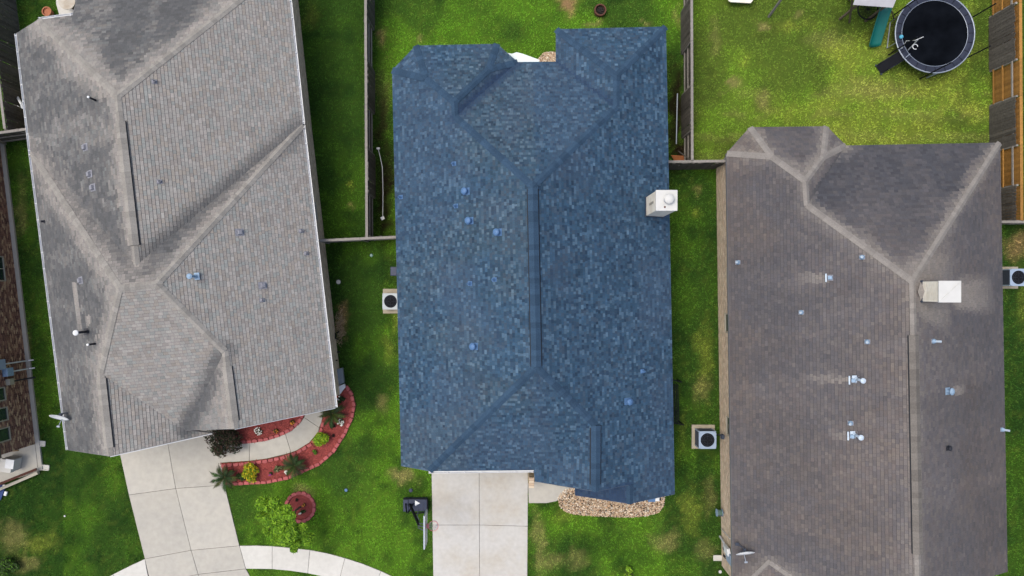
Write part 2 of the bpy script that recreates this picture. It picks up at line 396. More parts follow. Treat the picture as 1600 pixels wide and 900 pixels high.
def shingles(hk, parent):
    E = edge_table(hk); V = ROOFS[hk]['v']
    verts = []; faces = []; cols_idx = []; meta = []
    for fk, s in ROOFS[hk]['f'].items():
        c, q, P = PLANES[hk, fk]
        n = Vector((-q[0], -q[1], 1)).normalized()
        down = Vector((n.x, n.y, 0)); down = (down - n * down.dot(n)).normalized()
        Vv = -down; U = Vv.cross(n).normalized()
        O = Vector((c[0], c[1], q[2]))
        poly = []
        for k in s.split():
            x, y, z = V[k]; z = q[2] + q[0] * (x - c[0]) + q[1] * (y - c[1])
            r = Vector((x, y, z)) - O; poly.append((r.dot(U), r.dot(Vv)))
        us = [p[0] for p in poly]; vs = [p[1] for p in poly]
        ex = 0.128 if hk == 'C' else 0.143; v = min(vs); row = 0
        while v < max(vs):
            row += 1
            # tabs only over the stretch this course covers
            strip = clip_cell(poly, -1e3, 1e3, v, v + ex)
            if strip:
                u = min(p[0] for p in strip) - random.random() * 0.25; um = max(p[0] for p in strip)
                lam = random.random()
                while u < um:
                    gapv = {'A': .014, 'B': .010, 'C': .011}[hk]  # gap bares dark felt to draw the shadow line under each course
                    w = random.choice((0.10, 0.12, 0.14, 0.16, 0.2)) if hk == 'C' else random.choice((0.15, 0.18, 0.21, 0.25))
                    cell = clip_cell(poly, u, u + w - 0.006, v, v + ex - gapv)
                    if len(cell) >= 3:
                        ar = 0.5 * abs(sum(cell[i][0] * cell[(i + 1) % len(cell)][1] - cell[(i + 1) % len(cell)][0] * cell[i][1] for i in range(len(cell))))
                        if ar > 2e-4:
                            hl = 0.010 + random.random() * 0.009
                            b = len(verts); m = len(cell)
                            cu = sum(p[0] for p in cell) / m; cv = sum(p[1] for p in cell) / m
                            for (pu, pv) in cell:
                                h = hl * (1 - (pv - v) / ex) + 0.003
                                verts.append(O + U * pu + Vv * pv + n * h)
                            a2 = sum(cell[i][0] * cell[(i + 1) % m][1] - cell[(i + 1) % m][0] * cell[i][1] for i in range(m))
                            idx = list(range(b, b + m))
                            if a2 < 0: idx.reverse()
                            faces.append(idx)
                            wp = O + U * cu + Vv * cv
                            meta.append((wp.x, wp.y, cu, cv, AMT.get((hk, fk), 0.05), max(vs) - cv, 1.0))
                            for i in range(m):
                                j = (i + 1) % m
                                if abs(cell[i][1] - v) < 1e-6 and abs(cell[j][1] - v) < 1e-6 and abs(cell[i][0] - cell[j][0]) > 1e-4:
                                    k0 = len(verts)
                                    verts.append(O + U * cell[i][0] + Vv * v - n * 0.002); verts.append(O + U * cell[j][0] + Vv * v - n * 0.002)
                                    faces.append([b + i, b + j, k0 + 1, k0]); meta.append((wp.x, wp.y, cu, cv, 1.0, 0, 0.35))
                    u += w
            v += ex
    mt = np.array(meta); x, y, cu, cv, amt, vtop, edge = mt.T
    pal = np.array(PAL[hk]); k = rng.integers(0, len(pal), len(mt))
    col = pal[k]
    g = rng.normal(1.0, 0.095 if hk == 'C' else 0.055, len(mt)); col = col * g[:, None]
    big = fbm(x * 0.22, y * 0.22, 5)
    if hk == 'C':
        # patches of the west slope tinted lighter and greyer than the east
        col = mixc(col, col * np.array([1.20, 1.06, 0.95]), sstep(.42, .6, big) * (x < 1.0))
        col = col * (0.90 + 0.20 * fbm(x * .9, y * .9, 9))[:, None]
        col = mixc(col, np.array(dc(78, 92, 112)), .22 * sstep(.48, .66, fbm(x * .45, y * .3, 19)))
    if hk == 'B':
        col = col * (0.88 + 0.38 * fbm(x * .55, y * .8, 29))[:, None]
        col = mixc(col, col * np.array([1.10, 1.02, .92]), sstep(.4, .65, big))
    streak = fbm(cu * 1.3, cv * 0.35, 3); blot = fbm(x * 0.8, y * 0.8, 11)
    dh = np.full(len(mt), 9.0)
    for hs in HIPS[hk]:
        a, b = hs.split(); d, t = seg_dist(x, y, V[a], V[b]); dh = np.minimum(dh, d)
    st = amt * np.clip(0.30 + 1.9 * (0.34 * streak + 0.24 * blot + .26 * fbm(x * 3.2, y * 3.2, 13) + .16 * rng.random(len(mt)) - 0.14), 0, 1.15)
    if hk == 'B': st = st * (0.45 + 0.75 * sstep(.3, 5.5, vtop))
    hw = HIPW[hk] * (0.45 + 1.2 * fbm(x * 1.6, y * 1.6, 21))
    wob = .55 * fbm(x * 4.2, y * 4.2, 23) + .45 * rng.random(len(mt))
    wash = HIPA[hk] * (1 - sstep(-.25, 1.15, dh / hw + (wob - .5) * .9)) * np.clip(amt * 1.4, 0.02, 1) * (.8 + .4 * rng.random(len(mt)))
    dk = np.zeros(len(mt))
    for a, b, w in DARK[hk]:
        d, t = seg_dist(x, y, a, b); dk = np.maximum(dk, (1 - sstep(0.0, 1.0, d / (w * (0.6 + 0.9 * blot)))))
    for (x0, y0, x1, y1, w, am) in STREAK[hk]:
        d, t = seg_dist(x, y, (x0, y0), (x1, y1))
        wash = np.maximum(wash, am * (1 - sstep(.45, 1.0, d / (w * (1 + .6 * t)))) * (1 - t * t))
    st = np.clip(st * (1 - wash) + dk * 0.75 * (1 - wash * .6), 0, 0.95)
    stc = np.array(STAIN_SHADE[hk]) * (0.85 + 0.3 * rng.random(len(mt)))[:, None]
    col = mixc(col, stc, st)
    col = mixc(col, np.array(WASH[hk]) * (0.9 + 0.2 * rng.random(len(mt)))[:, None], np.clip(wash, 0, .9))
    col = col * np.where(edge < .9, .55, 1.0)[:, None]
    me = bpy.data.meshes.new('shingle')
    me.from_pydata([tuple(p) for p in verts], [], faces)
    at = me.attributes.new('tone', 'FLOAT_COLOR', 'FACE')
    at.data.foreach_set('color', np.c_[np.clip(col, .003, .8), np.ones(len(col))].astype(np.float32).ravel())
    me.materials.append(M['shingle'])
    o = bpy.data.objects.new('shingle', me); COL.objects.link(o); o.parent = parent; o['kind'] = 'stuff'
    return len(faces)

def deck(hk, parent, fascia):
    """felted roof deck with soffit; the painted fascia boards are parts of it"""
    V = ROOFS[hk]['v']; E = edge_table(hk); mb = MB(); fb = MB(); T = 0.16
    for fk, s in ROOFS[hk]['f'].items():
        k = s.split(); P = [Vector(V[i]) for i in k]
        A = sum(P[i].x * P[(i + 1) % len(P)].y - P[(i + 1) % len(P)].x * P[i].y for i in range(len(P)))
        if A < 0: P.reverse(); k.reverse()
        n = len(P)
        mb.add([p - Vector((0, 0, .035)) for p in P] + [p - Vector((0, 0, T)) for p in P], [tuple(range(n)), tuple(reversed(range(n, 2 * n)))])
    for e, fs in E.items():
        if len(fs) == 1:
            a, b = tuple(e); a = Vector(V[a]); b = Vector(V[b])
            d = (b - a); nn = Vector((d.y, -d.x, 0)).normalized() * 0.012
            top = Vector((0, 0, .004))
            fb.add([a - nn + top, b - nn + top, b + nn + top, a + nn + top, a - nn - Vector((0, 0, T + .01)), b - nn - Vector((0, 0, T + .01)), b + nn - Vector((0, 0, T + .01)), a + nn - Vector((0, 0, T + .01))],
                   [(0, 1, 2, 3), (7, 6, 5, 4), (0, 4, 5, 1), (1, 5, 6, 2), (2, 6, 7, 3), (3, 7, 4, 0)])
    mb.build('roof_deck', M['deck'], parent, kind=None)
    fb.build('fascia', fascia, parent)

def caps(hk, parent, mat, vents=()):
    """overlapping cap shingles along every hip and ridge; raised on ridge vents"""
    V = ROOFS[hk]['v']; E = edge_table(hk)
    for hs in HIPS[hk]:
        ka, kb = hs.split(); a = Vector(V[ka]); b = Vector(V[kb])
        fs = E.get(frozenset((ka, kb)), [])
        if b.z < a.z: a, b = b, a
        L = (b - a).length; d = (b - a) / L
        ns = []
        for f in fs:
            c, q, P = PLANES[hk, f]; ns.append(Vector((-q[0], -q[1], 1)).normalized())
        if len(ns) == 1: ns.append(Vector((-ns[0].x, -ns[0].y, ns[0].z)))
        if len(ns) < 2: continue
        dirs = []
        for nn in ns:
            t = d.cross(nn).normalized()
            if t.z > 0: t = -t
            dirs.append(t)
        if (dirs[0] - dirs[1]).length < .5: dirs[1] = -dirs[0] + Vector((0, 0, 2 * dirs[0].z))
        segs = [(0, L, 0.0)]
        for (vk, t0, t1) in vents:
            if vk == hs:
                segs = [(0, t0 * L, 0.0), (t0 * L, t1 * L, 0.055), (t1 * L, L, 0.0)]
        for (s0, s1, lift) in segs:
            if s1 - s0 < .05: continue
            if lift:
                hw = .19; p0 = a + d * s0; p1 = a + d * s1; up = Vector((0, 0, 1))
                V1 = []
                for p in (p0, p1):
                    V1 += [p + dirs[0] * (hw + (.065 if hk == 'C' else .045)) + ns[0] * .004, p + dirs[0] * (hw + (.065 if hk == 'C' else .045)) + ns[0] * .052, p + up * .065, p + dirs[1] * (hw + (.065 if hk == 'C' else .045)) + ns[1] * .052, p + dirs[1] * (hw + (.065 if hk == 'C' else .045)) + ns[1] * .004]
                mv = MB(); mv.add(V1, [(0, 1, 6, 5), (1, 2, 7, 6), (2, 3, 8, 7), (3, 4, 9, 8), (0, 4, 3, 2, 1), (5, 6, 7, 8, 9)])
                mv.build('ridge_vent', M['vent_dark'], parent)
            else: hw = .14 if hk == 'B' else .15
            nseg = max(1, round((s1 - s0) / .23)); st = (s1 - s0) / nseg
            me = None
            for i in range(nseg):
                p = a + d * (s0 + i * st)
                if me is None:
                    vv = []
                    for (sx, hh) in ((0, .024), (st + .02, .010)):
                        for (dr, nn, w) in ((dirs[0], ns[0], hw), (None, None, 0), (dirs[1], ns[1], hw)):
                            if dr is None: q = d * sx + Vector((0, 0, 1)) * (hh + .020 + lift * 1.05)
                            else: q = d * sx + dr * w + nn * (hh + (.020 if hk == 'C' else .012) + lift)
                            vv.append(q)
                    for (dr, nn, w) in ((dirs[0], ns[0], hw), (None, None, 0), (dirs[1], ns[1], hw)):
                        q = (Vector((0, 0, 1)) * (.004 + lift)) if dr is None else dr * w + nn * (.004 + lift)
                        vv.append(q)
                    mb = MB(); mb.add(vv, [(0, 1, 4, 3), (1, 2, 5, 4), (0, 6, 7, 1), (1, 7, 8, 2), (0, 3, 6), (2, 8, 5)])
                    o = mb.build('ridge_cap', M['cap_vent'] if (lift and hk == 'B') else mat, parent); me = o.data
                else:
                    o = bpy.data.objects.new('ridge_cap', me); COL.objects.link(o); o.parent = parent
                o.location = p

def gutter(name, a, b, parent, mat):
    a = Vector(a); b = Vector(b); d = b - a; L = d.length; x = d.normalized()
    y = Vector((x.y, -x.x, 0)).normalized()      # outward is to the right of a->b
    mb = MB(); prof = [(.0, 0.0), (.0, -.09), (.07, -.09), (.10, 0.0), (.088, 0.0), (.065, -.08), (.012, -.08), (.012, 0.0)]
    P = [p + y * u + Vector((0, 0, v)) for p in (a, b) for (u, v) in prof]; n = len(prof)
    mb.add(P, [(i, (i + 1) % n, n + (i + 1) % n, n + i) for i in range(n)] + [tuple(range(n)), tuple(reversed(range(n, 2 * n)))])
    g = mb.build(name, mat, parent)
    k = int(L / .75)
    for i in range(k + 1):
        hm = MB(); p = a + x * (0.1 + (L - .2) * i / max(k, 1)); hm.bar(p + y * -.05 + Vector((0, 0, .012)), p + y * .1 + Vector((0, 0, .004)), .03, .006)
        hm.build('gutter_hanger', mat, g)
    return g

# ------------------------------------------------------------------ walls and bricks
def zr_at(hk, x, y, zd=2.75):
    b = zroof(hk, x, y) if hk else None
    return (b[0] if b else zd)
def wall_shell(hk, pts, parent, mat, zcap=None):
    mb = MB(); n = len(pts)
    for i in range(n):
        a = Vector((*pts[i], 0)); b = Vector((*pts[(i + 1) % n], 0)); L = (b - a).length; m = max(1, int(L / .4))
        for j in range(m):
            p = a.lerp(b, j / m); q = a.lerp(b, (j + 1) / m)
            zp = zr_at(hk, p.x, p.y) - .17; zq = zr_at(hk, q.x, q.y) - .17
            mb.add([(p.x, p.y, -.1), (q.x, q.y, -.1), (q.x, q.y, zq), (p.x, p.y, zp)], [(0, 1, 2, 3)])
    return mb.build('wall', mat, parent)
def brick_face(a, b, z0, z1, pal, parent, mat, holes=(), stagger=True, proud=.014):
    """running-bond bricks standing proud of the wall from a to b, outward to the right of a->b"""
    a = Vector((a[0], a[1], 0)); b = Vector((b[0], b[1], 0)); L = (b - a).length; x = (b - a) / L; y = Vector((x.y, -x.x, 0))
    mb = MB(); r = 0; z = z0
    while z + .05 < z1:
        u = -0.1 if r % 2 else 0.0
        while u < L:
            u0 = max(u, 0) + .007; u1 = min(u + .2, L) - .007
            if u1 - u0 > .03 and not any(h[0] < (u0 + u1) / 2 < h[1] and h[2] < z + .03 < h[3] for h in holes):
                pr = proud + random.random() * .006; c = pal[random.randrange(len(pal))]; g = random.uniform(.85, 1.15); c = tuple(k * g for k in c)
                P = [a + x * u0, a + x * u1]
                vs = []
                for zz in (z + .005, z + .066):
                    vs += [P[0] + y * pr + Vector((0, 0, zz)), P[1] + y * pr + Vector((0, 0, zz))]
                vs += [P[0] + Vector((0, 0, z + .066)), P[1] + Vector((0, 0, z + .066))]
                mb.add(vs, [(0, 1, 3, 2), (2, 3, 5, 4)], c)
            u += .2
        z += .073; r += 1
    o = mb.build('brick', mat, parent, kind='stuff'); return o
def window(a, b, u0, u1, z0, z1, parent):
    a = Vector((a[0], a[1], 0)); b = Vector((b[0], b[1], 0)); x = (b - a).normalized(); y = Vector((x.y, -x.x, 0))
    fr = MB(); w = .05
    def bx(ua, ub, za, zb, o0, o1, m):
        vs = [a + x * u + y * o + Vector((0, 0, z)) for z in (za, zb) for (u, o) in ((ua, o0), (ub, o0), (ub, o1), (ua, o1))]
        m.add(vs, [(0, 1, 2, 3), (7, 6, 5, 4), (0, 4, 5, 1), (1, 5, 6, 2), (2, 6, 7, 3), (3, 7, 4, 0)])
    bx(u0 - w, u1 + w, z0 - w, z0, -.02, .05, fr); bx(u0 - w, u1 + w, z1, z1 + w, -.02, .03, fr)
    bx(u0 - w, u0, z0, z1, -.02, .03, fr); bx(u1, u1 + w, z0, z1, -.02, .03, fr)
    bx((u0 + u1) / 2 - .02 if u1 - u0 > .9 else u0, (u0 + u1) / 2 + .02 if u1 - u0 > .9 else u0 + .005, z0, z1, -.01, .015, fr)
    f = fr.build('window', M['trim'], parent)
    g = MB(); bx(u0, u1, z0, z1, -.005, .004, g); g.build('pane', M['glass'], f)

def inset(poly, d):
    n = len(poly); A = sum(poly[i][0] * poly[(i + 1) % n][1] - poly[(i + 1) % n][0] * poly[i][1] for i in range(n))
    if A < 0: poly = list(reversed(poly))
    out = []
    for i in range(n):
        p0 = Vector(poly[i - 1][:2]); p1 = Vector(poly[i][:2]); p2 = Vector(poly[(i + 1) % n][:2])
        d1 = (p1 - p0).normalized(); d2 = (p2 - p1).normalized()
        n1 = Vector((-d1.y, d1.x)); n2 = Vector((-d2.y, d2.x)); k = n1 + n2
        k = k / max(k.length_squared / 2, .35) ; out.append(tuple(p1 + k * d))
    return out

FOOT = {}
FOOT['C'] = inset([rv('C', k)[:2] for k in 'a b c d e f g s9 s10 s11'.split()] + [(1.04, -8.60), (.99, -8.2), rv('C', 's2')[:2], rv('C', 's1')[:2]], .36)
FOOT['A'] = inset([rv('A', k)[:2] for k in 'A0 A1 A2 A3 A4 A7 A18 A17 A16 A12 A13 A8'.split()], .33)
FOOT['B'] = inset([rv('B', k)[:2] for k in 'B0 B1 B2 B3 B4 B5 B6 q2 q0'.split()], .33)

# ------------------------------------------------------------------ roof fittings
def place(root, p, n, tilt=True):
    root.location = p
    if tilt:
        down = Vector((n.x, n.y, 0)).normalized(); x = down; x = (x - n * x.dot(n)).normalized(); y = n.cross(x)
        root.rotation_euler = Matrix((x, y, n)).transposed().to_euler()
    else:
        root.rotation_euler = (0, 0, math.atan2(n.y, n.x))
def flange(mb, s=.3, z=.02):
    return mb.box((0, 0, z), (s, s * .9, .012))
def dome_vent(mat, s=1.0):
    """flange, round throat and a wide domed cap"""
    r = bpy.data.objects.new('roof_vent', None); COL.objects.link(r)
    flange(MB(), .30 * s, .024).build('flange', mat, r)
    MB().lathe([(.07 * s, .02), (.07 * s, .16 * s)], n=14).build('throat', mat, r, smooth=False)
    MB().lathe([(.125 * s, .15 * s), (.14 * s, .17 * s), (.13 * s, .205 * s), (.08 * s, .235 * s), (.02, .245 * s)], n=18).build('cap', mat, r, smooth=True)
    return r
def pipe_boot(mat, h=.22, s=1.0):
    r = bpy.data.objects.new('plumbing_vent', None); COL.objects.link(r)
    flange(MB(), .21 * s, .024).build('flange', mat, r)
    MB().lathe([(.085 * s, .03), (.05 * s, .11)], n=14).build('collar', mat, r)
    m = MB(); m.lathe([(.05, .05), (.05, h), (.036, h), (.036, h - .05)], n=12); m.build('pipe', mat, r)
    return r
def tall_flue(mat, h=.55, capmat=None):
    """upright flue: cone flashing, pipe and round rain cap, always plumb"""
    r = bpy.data.objects.new('flue', None); COL.objects.link(r)
    MB().box((.0, 0, .03), (.34, .30, .02)).build('flange', mat, r)
    MB().lathe([(.11, -.02), (.065, .14)], n=16).build('flashing', mat, r, smooth=True)
    MB().lathe([(.055, 0), (.055, h)], n=14).build('pipe', mat, r, smooth=True)
    MB().lathe([(.06, h - .03), (.115, h), (.115, h + .05), (.04, h + .09)], n=16).build('cap', capmat or mat, r, smooth=False)
    return r
def box_vent(mat):
    r = bpy.data.objects.new('roof_vent', None); COL.objects.link(r)
    MB().box((0, 0, .022), (.36, .32, .014)).build('flange', mat, r)
    m = MB(); m.box((0.02, 0, .08), (.2, .22, .11), taper=.8); m.build('hood', mat, r, bevel=.012)
    return r
def hood_vent(mat, fm=None):
    """flat backed hood with a raised lip on its down-slope side"""
    r = bpy.data.objects.new('roof_vent', None); COL.objects.link(r)
    MB().box((0, 0, .022), (.30, .26, .014)).build('flange', M['vent_gr'], r)
    MB().box((-.03, 0, .12), (.20, .18, .20), taper=.8).build('hood', mat, r, bevel=.01)
    MB().box((.13, 0, .08), (.06, .36, .12)).build('lip', M['vent_pale'], r)
    return r

# ------------------------------------------------------------------ the three full houses
SOUTH = Vector((0, -1, 0))
hc = wthing('brick_house', 'middle house under a new dark blue shingle roof with cream chimney chase', 'house', (1, 0, 0))
ha = wthing('brick_house', 'left house under a pale grey streaked roof, turned slightly, with white gutters', 'house', (-15.5, 3, 0))
hb = wthing('brick_house', 'right house under a brownish grey roof with pale ridges and a white chimney', 'house', (16.5, -3, 0))
roofs = {}
def rootpart(name, parent):
    o = bpy.data.objects.new(name, None); COL.objects.link(o); o.parent = parent
    o.location = -Vector(parent.location); return o
for hk, h in (('C', hc), ('A', ha), ('B', hb)):
    roofs[hk] = rootpart('roof', h)
# runoff streaks below metal fittings on the right house
STREAK['B'] += [runoff('B', 1290, 434, 1.1, .22, .45), runoff('B', 1332, 594, 1.9, .16, .45), runoff('B', 1328, 681, .8, .16, .4), runoff('B', 1490, 611, .9, .2, .55),
                runoff('B', 1498, 462, 2.6, .75, .55), runoff('B', 1450, 476, 1.6, 1.0, .55), runoff('B', 1440, 430, 2.3, 1.0, .5), runoff('B', 1500, 446, 1.1, .5, .3)]
STREAK['A'] += [runoff('A', 138, 500, .2, .3, .5), (-19.3, .2, -19.0, -2.3, .18, .5)]
nf = 0
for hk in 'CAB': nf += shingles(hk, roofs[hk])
print('shingle faces', nf)
deck('C', roofs['C'], M['fascia_blue']); deck('A', roofs['A'], M['fascia_grey']); deck('B', roofs['B'], M['fascia_grey'])
caps('C', roofs['C'], M['cap_blue'], vents=[('n1 n2', .0, .985), ('s4 s6', .0, .90)])
caps('A', roofs['A'], M['cap_grey'], vents=[('A5 A6', .12, .85), ('A11 A12', .1, .93), ('A14 A17', .1, .8)])
caps('B', roofs['B'], M['cap_pale'], vents=[('r1 B6', .17, .86)])
# walls
wc = wall_shell('C', FOOT['C'], hc, M['plaster']); wa = wall_shell('A', FOOT['A'], ha, M['plaster']); wb = wall_shell('B', FOOT['B'], hb, M['plaster'])
TAN = [dc(216, 196, 168), dc(224, 205, 176), dc(206, 186, 158), dc(218, 194, 162), dc(232, 212, 184)]
PINK = [dc(194, 178, 156), dc(208, 188, 166), dc(198, 176, 152), dc(214, 198, 174), dc(184, 170, 150)]
def brick_on(hk, h, i0, pal, wins, mortar=None):
    P = FOOT[hk]; a = P[i0]; b = P[(i0 + 1) % len(P)]
    holes = [(u0 - .04, u1 + .04, z0 - .04, z1 + .04) for (u0, u1, z0, z1) in wins]
    brick_face(a, b, 0, 2.5, pal, hw_root[hk], M['brick_tan'], holes)
    for w in wins: window(a, b, *w, hw_root[hk])
hw_root = {'C': rootpart('facade', hc), 'A': rootpart('facade', ha), 'B': rootpart('facade', hb)}
def find_edge(hk, test):
    P = FOOT[hk]
    return [i for i in range(len(P)) if test(Vector(P[i]), Vector(P[(i + 1) % len(P)]))]
def u_on(hk, i, y):   # distance along wall edge i at which it passes world y
    P = FOOT[hk]; a = Vector(P[i]); b = Vector(P[(i + 1) % len(P)])
    return abs((y - a.y) / (b.y - a.y)) * (b - a).length
for hk, h in (('A', ha), ('B', hb), ('C', hc)):
    P = FOOT[hk]
    for i in range(len(P)):
        a = Vector(P[i]); b = Vector(P[(i + 1) % len(P)]); wins = []
        if (b - a).length < .5: continue
        if hk == 'A' and (a.x + b.x) / 2 > -11 and abs(b.y - a.y) > 4:
            for (y, w, z0, z1) in ((6.95, .9, 1.0, 2.3), (3.75, .8, 1.0, 2.3), (-2.6, .7, 1.3, 2.2)):
                if min(a.y, b.y) + .6 < y < max(a.y, b.y) - .6:
                    u = u_on(hk, i, y); wins.append((u - w / 2, u + w / 2, z0, z1))
        if hk == 'B' and (a.x + b.x) / 2 < 11 and abs(b.y - a.y) > 6:
            for (y, w, z0, z1) in ((-1.7, .85, 1.2, 2.3), (-6.7, .85, 1.2, 2.3), (.5, .85, 1.6, 2.3)):
                u = u_on(hk, i, y); wins.append((u - w / 2, u + w / 2, z0, z1))
        if hk == 'A' and (abs(b.y - a.y) > 4 or (a.y + b.y) / 2 < -5) or hk == 'B' and abs(b.y - a.y) > 6 or (hk == 'C' and (a.y + b.y) / 2 < -6):
            brick_on(hk, h, i, TAN if hk == 'A' else PINK, wins)
def gable(name, pts, parent):
    m = MB(); m.add(pts, [tuple(range(len(pts)))]); m.build(name, M['plaster'], parent)
gable('gable_wall', [(1.12, -8.5, 2.3), (7.1, -8.5, 2.3), (7.1, -8.5, 2.85), (5.24, -8.5, 3.95), (3.61, -8.5, 4.9), (1.12, -8.5, 3.6)], hw_root['C'])
gable('gable_wall', [(-14.55, -6.32, 3.7), (-11.88, -5.95, 5.2), (-11.95, -6.0, 2.4), (-13.7, -6.45, 2.4), (-14.6, -6.6, 2.6)], hw_root['A'])
# gutters
gw = M['white_metal']
def gk(hk, ka, kb, h, off=.0, trim0=0.0, trim1=0.0):
    a = Vector(rv(hk, ka)); b = Vector(rv(hk, kb)); d = (b - a).normalized(); a = a + d * trim0; b = b - d * trim1
    o = Vector((d.y, -d.x, 0)) * (.014 + off)
    return gutter('gutter', a + o, b + o, roofs[hk], gw)
gk('A', 'A4', 'A7', ha) if False else None
# outward is to the right of travel: east eaves travel south->north
gk('A', 'A18', 'A7', ha, trim1=.02); gk('A', 'A7', 'A4', ha, trim0=.04)
gk('A', 'A0', 'A8', ha); gk('A', 'A8', 'A13', ha)
gutter('gutter', Vector((-3.78, -8.30, 3.56)), Vector((1.02, -8.235, 3.62)), roofs['C'], gw)
gutter('gutter', Vector(rv('A','A1')) + Vector((1.58, .23, 0)), Vector(rv('A','A1')) + Vector((.02, .02, 0)), roofs['A'], gw)
# white metal drip edges on the street side rakes
de = MB(); de.bar(Vector(rv('A','A12')) + Vector((.03, -.03, -.02)), Vector(rv('A','A16')) + Vector((0, -.03, -.02)), .03, .05)
de.bar(Vector(rv('A','A17')) + Vector((0, -.03, -.02)), Vector(rv('A','A18')) + Vector((0, -.03, -.02)), .02, .04)
de.build('drip_edge', gw, roofs['A'])
# chimneys
def chimney(h, hk, x0, x1, y0, y1, ztop, flue=True):
    cx, cy = (x0 + x1) / 2, (y0 + y1) / 2
    r = bpy.data.objects.new('chimney', None); COL.objects.link(r); r.parent = h; r.location = Vector((cx, cy, 0)) - Vector(h.location)
    w, d = x1 - x0, y1 - y0
    MB().box((0, 0, (ztop + 2) / 2 - .02), (w - .04, d - .04, ztop - 2)).build('chase', M['chim'], r)
    # lap boards
    k = MB(); z = 2.9
    while z < ztop - .15:
        for (sx, sy) in ((1, 0), (-1, 0), (0, 1), (0, -1)):
            k.box((sx * (w / 2 - .01), sy * (d / 2 - .01), z), ((.02, d - .02, .15) if sx else (w - .02, .02, .15)), col=None)
        z += .165
    k.build('lap_board', M['chim'], r)
    gm = MB(); gm.box((-w / 2 - .012, 0, (ztop + 3.2) / 2 + .3), (.008, .10, .9)); gm.build('stain_strip', M['trim'], r)
    cp_ = MB().box((0, 0, ztop - .02), (w + .04, d + .04, .07)).build('cap_pan', M['chim_top'], r, bevel=.01)
    for sg in (-1, 1):
        MB().bar((sg * w * .46, sg * d * .46, ztop + .02), (sg * .05, sg * .05, ztop + .045), .03, .012).build('pan_crease', M['chim_top'], cp_)
    for (ox, oy, lx_, ly_) in ((-w / 2, 0, .05, d + .1), (0, -d / 2, w + .1, .05), (0, d / 2, w + .1, .05)):
        zz = zr_at(hk, cx + ox, cy + oy)
        sl = .56 if lx_ > .2 else 0
        f_ = MB(); Ms = Matrix.Rotation(math.atan(sl), 3, 'Y'); f_.box((ox, oy, zz + .05), (lx_ * (1.14 if sl else 1), ly_, .16), M=Ms); f_.build('flashing', M['ac_dark'], r)
    if flue:
        MB().lathe([(.15, ztop), (.15, ztop + .16)], c=(.02, .02, 0), n=22).build('flue_pipe', M['steel'], r, smooth=False)
        MB().lathe([(.10, ztop + .16), (.20, ztop + .19), (.215, ztop + .23), (.20, ztop + .27), (.05, ztop + .29)], c=(.06, .04, 0), n=26).build('flue_cap', M['chim_top'], r, smooth=True)
        MB().lathe([(.05, ztop + .012), (.03, ztop + .022)], c=(-.08, -.28, 0), n=10).build('rust_stain_boss', M['rust'], r)
    return r
chimney(hc, 'C', 6.08, 6.95, 3.27, 4.11, 5.75)
chimney(hb, 'B', 17.1, 17.96, -.56, .27, 7.2, flue=False)
# cricket behind the right chimney
k = MB(); k.add([(17.1, -.62, 5.98), (17.1, .33, 5.98), (16.85, -.14, 6.17), (17.1, -.14, 6.22)], [(0, 3, 2), (3, 1, 2)])
k.build('cricket', M['cap_pale'], roofs['B'])

def fit(proto, hk, h, px, py, plumb=False, dz=0, rz=None):
    p, n = on_roof(hk, px, py)
    o = proto if proto.parent is None and not proto.get('_used') else copy_tree(proto)
    proto['_used'] = 1; o.parent = h
    place(o, p + Vector((0, 0, dz)) - Vector(h.location), n, tilt=not plumb)
    if rz is not None: o.rotation_euler = (0, 0, rz)
    return o
def shade(px, py, z):   # plan nudge so the raised cap, not its foot, stands where seen
    return px, py
pb = dome_vent(M['vent_blue'], 1.15)
for q in ((729, 299), (735, 345), (779, 363), (742, 541), (980, 627)): fit(pb, 'C', hc, *q)
ps = pipe_boot(M['vent_blue'], .2)
for q in ((710, 256), (627, 308), (713, 322), (735, 443), (773, 437), (1003, 580)): fit(ps, 'C', hc, *q)
pa = pipe_boot(M['vent_gr'], .2)
for q in ((241, 128), (470, 361), (478, 396), (249, 284), (409, 469)): fit(pa, 'A', ha, *q)
pv = box_vent(M['vent_gr'])
for q in ((134, 230), (141, 272), (146, 293), (374, 363), (410, 446), (127, 438)): fit(pv, 'A', ha, *q)
fit(tall_flue(M['vent_lead'], .55), 'A', ha, 306, 432, plumb=True)
fit(tall_flue(M['vent_blk'], .85, M['white']), 'A', ha, 138, 518, plumb=True)
sm = bpy.data.objects.new('plumbing_vent', None); COL.objects.link(sm)
MB().lathe([(.05, 0), (.04, .55), (.03, .55)], n=10).build('pipe', M['vent_blk'], sm); MB().lathe([(.045, .5), (.05, .56), (.02, .57)], n=10).build('cap', M['white'], sm)
fit(sm, 'A', ha, 149, 537, plumb=True); fit(sm, 'A', ha, 150, 157, plumb=True)
sd_ = pipe_boot(M['vent_blk'], .15, .7); fit(sd_, 'A', ha, 70, 346)
pl = bpy.data.objects.new('plumbing_vent', None); COL.objects.link(pl)
MB().box((0, 0, .024), (.24, .20, .012)).build('flange', M['vent_gr'], pl)
MB().lathe([(.11, .02), (.10, .07), (.055, .17)], n=16).build('collar', M['vent_lead'], pl, smooth=True)
MB().lathe([(.05, .05), (.05, .36), (.036, .36), (.036, .3)], n=12).build('pipe', M['vent_pale'], pl)
for q in ((1153, 410), (1252, 488), (1355, 534), (1457, 533), (1347, 402), (1564, 671), (1329, 661)): fit(pl, 'B', hb, *q)
ph = hood_vent(M['vent_lead']); fit(ph, 'B', hb, 1296, 434)
ph2 = hood_vent(M['vent_lead'])
pf = tall_flue(M['vent_pale'], .6)
for q in ((1337, 592), (1334, 679)): fit(pf, 'B', hb, *q, plumb=True)
for q in ((1333, 594), (1331, 681)): fit(ph2, 'B', hb, *q, dz=-.02)
